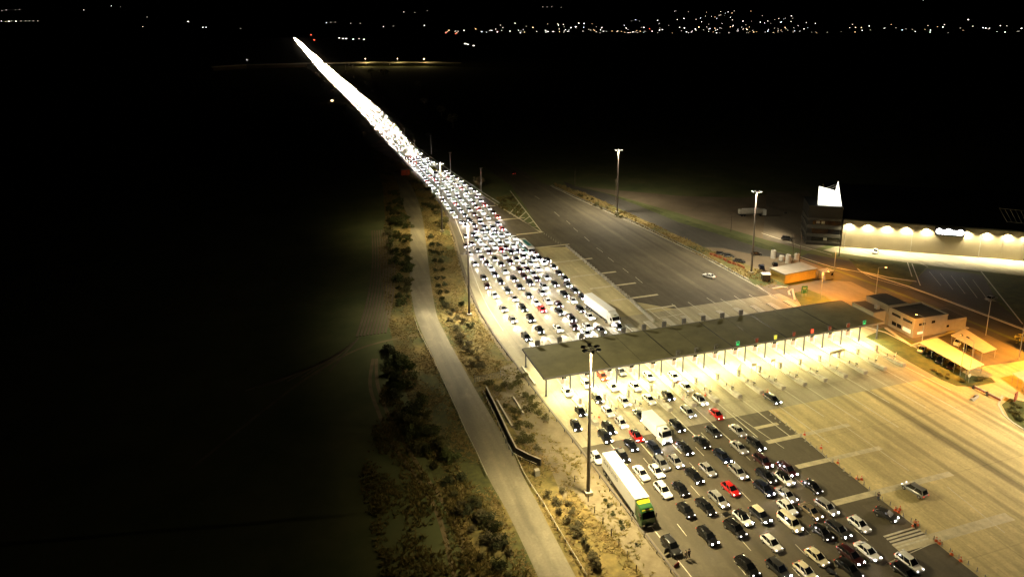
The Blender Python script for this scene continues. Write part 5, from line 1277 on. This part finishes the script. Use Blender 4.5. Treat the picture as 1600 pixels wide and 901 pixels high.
# ------------------------------------------------------------------ distance: hills, bridge, town lights
def hill_z(D, x): return max(0.0, (D - 4300) * .06)
hm_ = MB(); rows = [4250, 4400, 5000, 5800, 6600, 7600, 8800, 9600, 11000]; W_ = 40
for D in rows:
    for k in range(W_ + 1):
        s = (k / W_ - .5) * 2.4 * D; z = (D - 4300) * .06
        if D > 8800: z = 4500 * .06 - (D - 8800) * .05
        x, y = D * math.sin(YAW) + s * math.cos(YAW), D * math.cos(YAW) - s * math.sin(YAW)
        hm_.v.append((x, y, z + (random.uniform(-7, 0) if 4400 < D < 9000 else 0)))
for r in range(len(rows) - 1):
    for k in range(W_): a = r * (W_ + 1) + k; hm_.f.append([a, a + 1, a + W_ + 2, a + W_ + 1]); hm_.m.append(0)
struct('hills', hm_, M['soil'], smooth=True)
def far_at(px, py):
    d = ray(px, py); fwd = Vector((math.sin(YAW), math.cos(YAW), 0)); dd = d / d.dot(fwd); s = dd.z
    D = (HC + 258) / (.06 - s)
    if D < 4300: D = HC / -s
    p = Vector((0, 0, HC)) + dd * D; return p, D
LM = {'white': emit('far window white', (1, .93, .82), 3), 'warm': emit('far window warm', (1, .62, .30), 2.8), 'cold': emit('far window cold', (.8, .9, 1), 3), 'red': emit('far lamp red', (1, .12, .06), 4), 'dim': emit('far window dim', (1, .85, .65), 1.1)}
hbase = {}
for k in LM:
    m = MB(); m.box((0, 5, 3), (9, 9, 6)); m.loft([[(-4.8, .3, 6), (4.8, .3, 6), (4.8, 9.7, 6), (-4.8, 9.7, 6)], [(-.1, 5, 8.5), (.1, 5, 8.5), (.1, 5.1, 8.5), (-.1, 5.1, 8.5)]], 1)
    m.box((0, .38, 3.4), (5.5, .2, 3.6), 0, 2); hbase[k] = m.mesh('lit_house', [M['wallgrey'], M['sky_roof'], LM[k]])
def lit_house(px, py, k, s=1.0, label=None, group=None):
    p, D = far_at(px, py); a = math.atan2(p.y, p.x) - math.pi / 2
    o = tag(link('lit_house', hbase[k], None, (p.x, p.y, p.z - 3.4 * s), a), label or 'tiny lit house among the scattered lights of the town on the dark horizon', 'house', group or 'lit houses of the distant town'); o.scale = (s, s, s)
random.seed(21)
def dens():
    while True:
        x = random.choice([random.gauss(1140, 60), random.uniform(800, 1340), random.uniform(960, 1250), random.uniform(690, 1000), random.uniform(1330, 1600)])
        top = 44 if x < 780 else 36 if x < 960 else 30 if x < 1050 else 15 if x < 1200 else 22 if x < 1240 else 34 if x < 1330 else 38
        y = random.uniform(top, 52) if random.random() < .75 else random.uniform(43, 52)
        if 690 < x < 1600: return x, y
for k in range(235):
    x, y = dens(); c = random.choices(['white', 'warm', 'cold', 'dim', 'red'], [40, 14, 10, 34, 2])[0]; lit_house(x, y, c, random.choice([.4, .5, .6, .75, .9]))
for x in range(693, 1330, 19): lit_house(x + random.uniform(-9, 9), 50.5 + random.uniform(-3, 1.5), random.choice(['white', 'dim', 'warm']), random.choice([.4, .6, .8]))
for (x, y, k, s) in [(2, 33, 'white', .8), (9, 34, 'dim', .8), (14, 33.5, 'white', 1.4), (18, 33, 'dim', .8), (25, 33.5, 'white', 1.2), (33, 33, 'dim', .9), (40, 33, 'dim', .9), (46, 33, 'dim', .8), (52, 33, 'dim', .8), (59, 33, 'dim', .8), (3, 17, 'dim', .9), (10, 16, 'white', .7), (24, 16, 'dim', .8), (31, 15, 'dim', .8),
                     (131, 16, 'white', .8), (174, 9.5, 'white', 1.0), (188, 11, 'dim', .6), (223, 42, 'dim', .9), (230, 27, 'dim', .6), (294, 34, 'white', 1.2), (317, 43, 'white', .9), (322, 43, 'white', .7), (376, 45, 'dim', .5), (510, 36, 'white', .7), (517, 35, 'dim', .7), (524, 35, 'dim', .6), (548, 37, 'dim', .7), (563, 37, 'dim', .6), (599, 42, 'white', .7), (615, 41, 'dim', .5), (663, 40, 'white', .8), (631, 19, 'white', .8), (648, 20, 'dim', .6), (668, 17, 'dim', .7),
                     (486, 55, 'red', .8), (491, 63, 'red', .9), (530, 60, 'white', 1.0), (536, 61, 'white', 1.3), (541, 61, 'white', 1.2), (552, 62, 'white', 1.1), (569, 62, 'white', 1.0), (561, 61, 'dim', .9), (727, 69, 'white', 1.2), (731, 70, 'white', .9), (740, 72, 'white', .9), (697, 52, 'red', .8), (712, 53, 'red', .8), (848, 11, 'dim', .8), (855, 11, 'dim', .8), (862, 11, 'dim', .8), (877, 12, 'dim', .6), (1443, 1, 'white', .7), (1513, 31, 'white', 1.2), (1596, 45, 'white', 1.3)]:
    lit_house(x, y, k, s, 'isolated lit house far out on the black plain', 'isolated lit houses on the plain')
p, D = far_at(519, 159); o = tag(link('lit_house', hbase['warm'], None, p - Vector((0, 0, .3)), math.atan2(p.y, p.x) - math.pi / 2), 'single warm-lit hut close to the left side of the bright ribbon', 'house'); o.scale = (.42, .42, .42)
# overpass
BR = [at(330, 111, 0), at(385, 107.5, 0), at(480, 105, 0), at(520, 104.5, 0), at(560, 104, 0), at(660, 103.5, 0), at(720, 104.5, 0)]
br = thing('road_bridge', 'narrow road bridge crossing over the bright ribbon of traffic', 'bridge', (BR[3].x, BR[3].y, 0)); o = BR[3]
Q = [p - o for p in BR]
MB().wallstrip(Q, 9, 5.8, 6.8).build('deck', M['conw'], br)
off = Vector((0, 4.3, 0))
MB().wallstrip([q - off for q in Q], .3, 6.8, 7.9).build('parapet', M['kerb'], br); MB().wallstrip([q + off for q in Q], .3, 6.8, 7.9).build('parapet', M['kerb'], br)
for x in (-34, 34, 70, 120): MB().box((x * .9, 0, 2.9), (1.2, 7, 5.8)).build('pier', M['conw'], br)
MB().wallstrip(Q[:3], 14, 0, 5.8, 0).build('embankment', M['dirt'], br)
FARL = []
for (px, py, lb, pw) in [(387, 106, 'lamp on the left bridge approach', 0), (571, 104, 'leftmost of three lit lamps on the right bridge approach', 7000), (621, 104, 'middle of three lit lamps on the right bridge approach', 3500), (662, 104, 'rightmost of three lit lamps on the right bridge approach', 3500)]:
    p = at(px, py); t = thing('street_lamp', lb, 'street lamp', (p.x, p.y - 3.9, 6.8), 0, 'lamps on the road bridge')
    MB().cyl((0, 0, 0), (0, 0, 8), .16, .1, 8).build('pole', M['steel'], t); MB().box((0, -.8, 8.0), (.4, 1.8, .15)).build('lamp_head', M['dark'], t)
    MB().cyl((0, -1.0, 7.5), (0, -1.0, 7.9), .75, .5, 8).build('lens', LM['white'], t)
    if pw: FARL.append((t, pw))
# unlit poles along the motorway
for k, (px, y0) in enumerate([(614, 222), (633, 228), (649, 250), (674, 241), (704, 272), (752, 300), (540, 110), (552, 112)]):
    p = at(px, y0); t = thing('lamp_pole', 'tall thin unlit pole in the dark along the right side of the motorway', 'pole', p, 0, 'unlit poles right of the motorway'); MB().cyl((0, 0, 0), (0, 0, 12), .2, .12, 6).build('pole', M['steel'], t); MB().box((0, 0, 12), (2.2, .3, .1)).build('head', M['steel'], t)
# site hut on the left edge of the motorway
p = at(643, 273); t = thing('site_container', 'orange red container beside the left edge of the packed motorway', 'container', (p.x - 3.5, p.y, 0), R(5))
MB().box((0, 0, 1.7), (4.6, 2.6, 3.0)).build('body', M['p_orange red'], t); MB().box((0, 0, 3.26), (4.8, 2.8, .12)).build('roof', M['wallgrey'], t)
MB().box((.6, -1.33, 1.5), (.2, .06, 2.4)).build('door_seam', M['dark'], t)

# ------------------------------------------------------------------ camera
cam = bpy.data.cameras.new('camera'); co = link('camera', cam)
cam.sensor_width = 36; cam.lens = F / 1600 * 36; cam.shift_y = -(450.5 - CY) / 1600; cam.clip_end = 30000; cam.clip_start = .5
co.matrix_world = Matrix(((CR.x, CU.x, -CF.x, 0), (CR.y, CU.y, -CF.y, 0), (CR.z, CU.z, -CF.z, HC), (0, 0, 0, 1)))
sc.camera = co
# ------------------------------------------------------------------ light: the lamps the place has, an added eave fill, a trace of night sky
w = bpy.data.worlds.new('World'); sc.world = w; w.use_nodes = True; nt = w.node_tree; bg = nt.nodes['Background']
sk = nt.nodes.new('ShaderNodeTexSky'); sk.sky_type = 'NISHITA'; sk.sun_disc = False; sk.sun_elevation = R(25); sk.sun_rotation = R(200)
nt.links.new(sk.outputs['Color'], bg.inputs['Color']); bg.inputs['Strength'].default_value = 0.0000025
MASTCOL = None
for t, h, pw, aim, col, cone_ in LIGHTS:
    left = aim[0] > .3; lx, ly = (.45, -.85) if left else (-.95, aim[1] * 2)
    lamp('mast_flood', 'SPOT', t, (lx, ly, h - .35), pw, col, aim=aim, spot_size=R(cone_), spot_blend=1.0, shadow_soft_size=.45)
for i in range(16):
    x = (COLX[i] + COLX[i + 1]) / 2 - cx
    l = lamp('lane_light', 'AREA', cn, (x, 0, CZ - .5), 620, (1, .89, .48), shape='RECTANGLE', size=1.6, size_y=11.5)
for i in range(16):
    lamp('added_eave_fill', 'AREA', cn, ((COLX[i] + COLX[i + 1]) / 2 - cx, CY0 + .5 - cy, CZ - .5), 900, (1, .86, .36), aim=(0, -1, -.55), shape='RECTANGLE', size=1.6, size_y=.4)  # added lamps, extend the canopy spill over the exit concrete
for p in WALLAMPS:
    a = (wn * .18 + Vector((0, 0, -1))).normalized()
    l = lamp('wall_wash', 'SPOT', None, p, 5500, (1, .86, .52), aim=a, spot_size=R(150), spot_blend=.7, shadow_soft_size=.2); l.parent = bpy.data.objects['warehouse']; l.location = p - bpy.data.objects['warehouse'].location
for p, pw in SOD:
    l = lamp('sodium', 'SPOT', None, p - Vector((0, 0, .2)), pw, (1, .36, .025), aim=(0, 0, -1), spot_size=R(165), spot_blend=.5, shadow_soft_size=.25)
for t, pw in FARL: lamp('bridge_light', 'POINT', t, (0, -2.2, 7.6), pw, (1, .75, .3), shadow_soft_size=.3)
s_ = sc
s_.view_settings.view_transform = 'Standard'; s_.view_settings.look = 'None'; s_.view_settings.exposure = 1.3; s_.view_settings.gamma = 1.0; s_.view_settings.use_curve_mapping = False
s_.render.engine = 'CYCLES'; c_ = s_.cycles
c_.use_denoising = True
try: c_.denoiser = 'OPENIMAGEDENOISE'
except Exception: pass
c_.max_bounces = 4; c_.diffuse_bounces = 2; c_.glossy_bounces = 2; c_.transmission_bounces = 2; c_.caustics_reflective = False; c_.caustics_refractive = False
c_.sample_clamp_indirect = 4.0; c_.use_light_tree = True
tw = bpy.data.objects['black_tower']
lamp('tower_flood', 'SPOT', tw, (-1.2, 11.5, 9), 5500, (1, .82, .52), aim=(-1, .5, -.9), spot_size=R(168), spot_blend=1.0, shadow_soft_size=.2)
MB().box((-.8, 11.5, 9.2), (.9, .5, .25)).build('wall_lamp', M['dark'], tw)
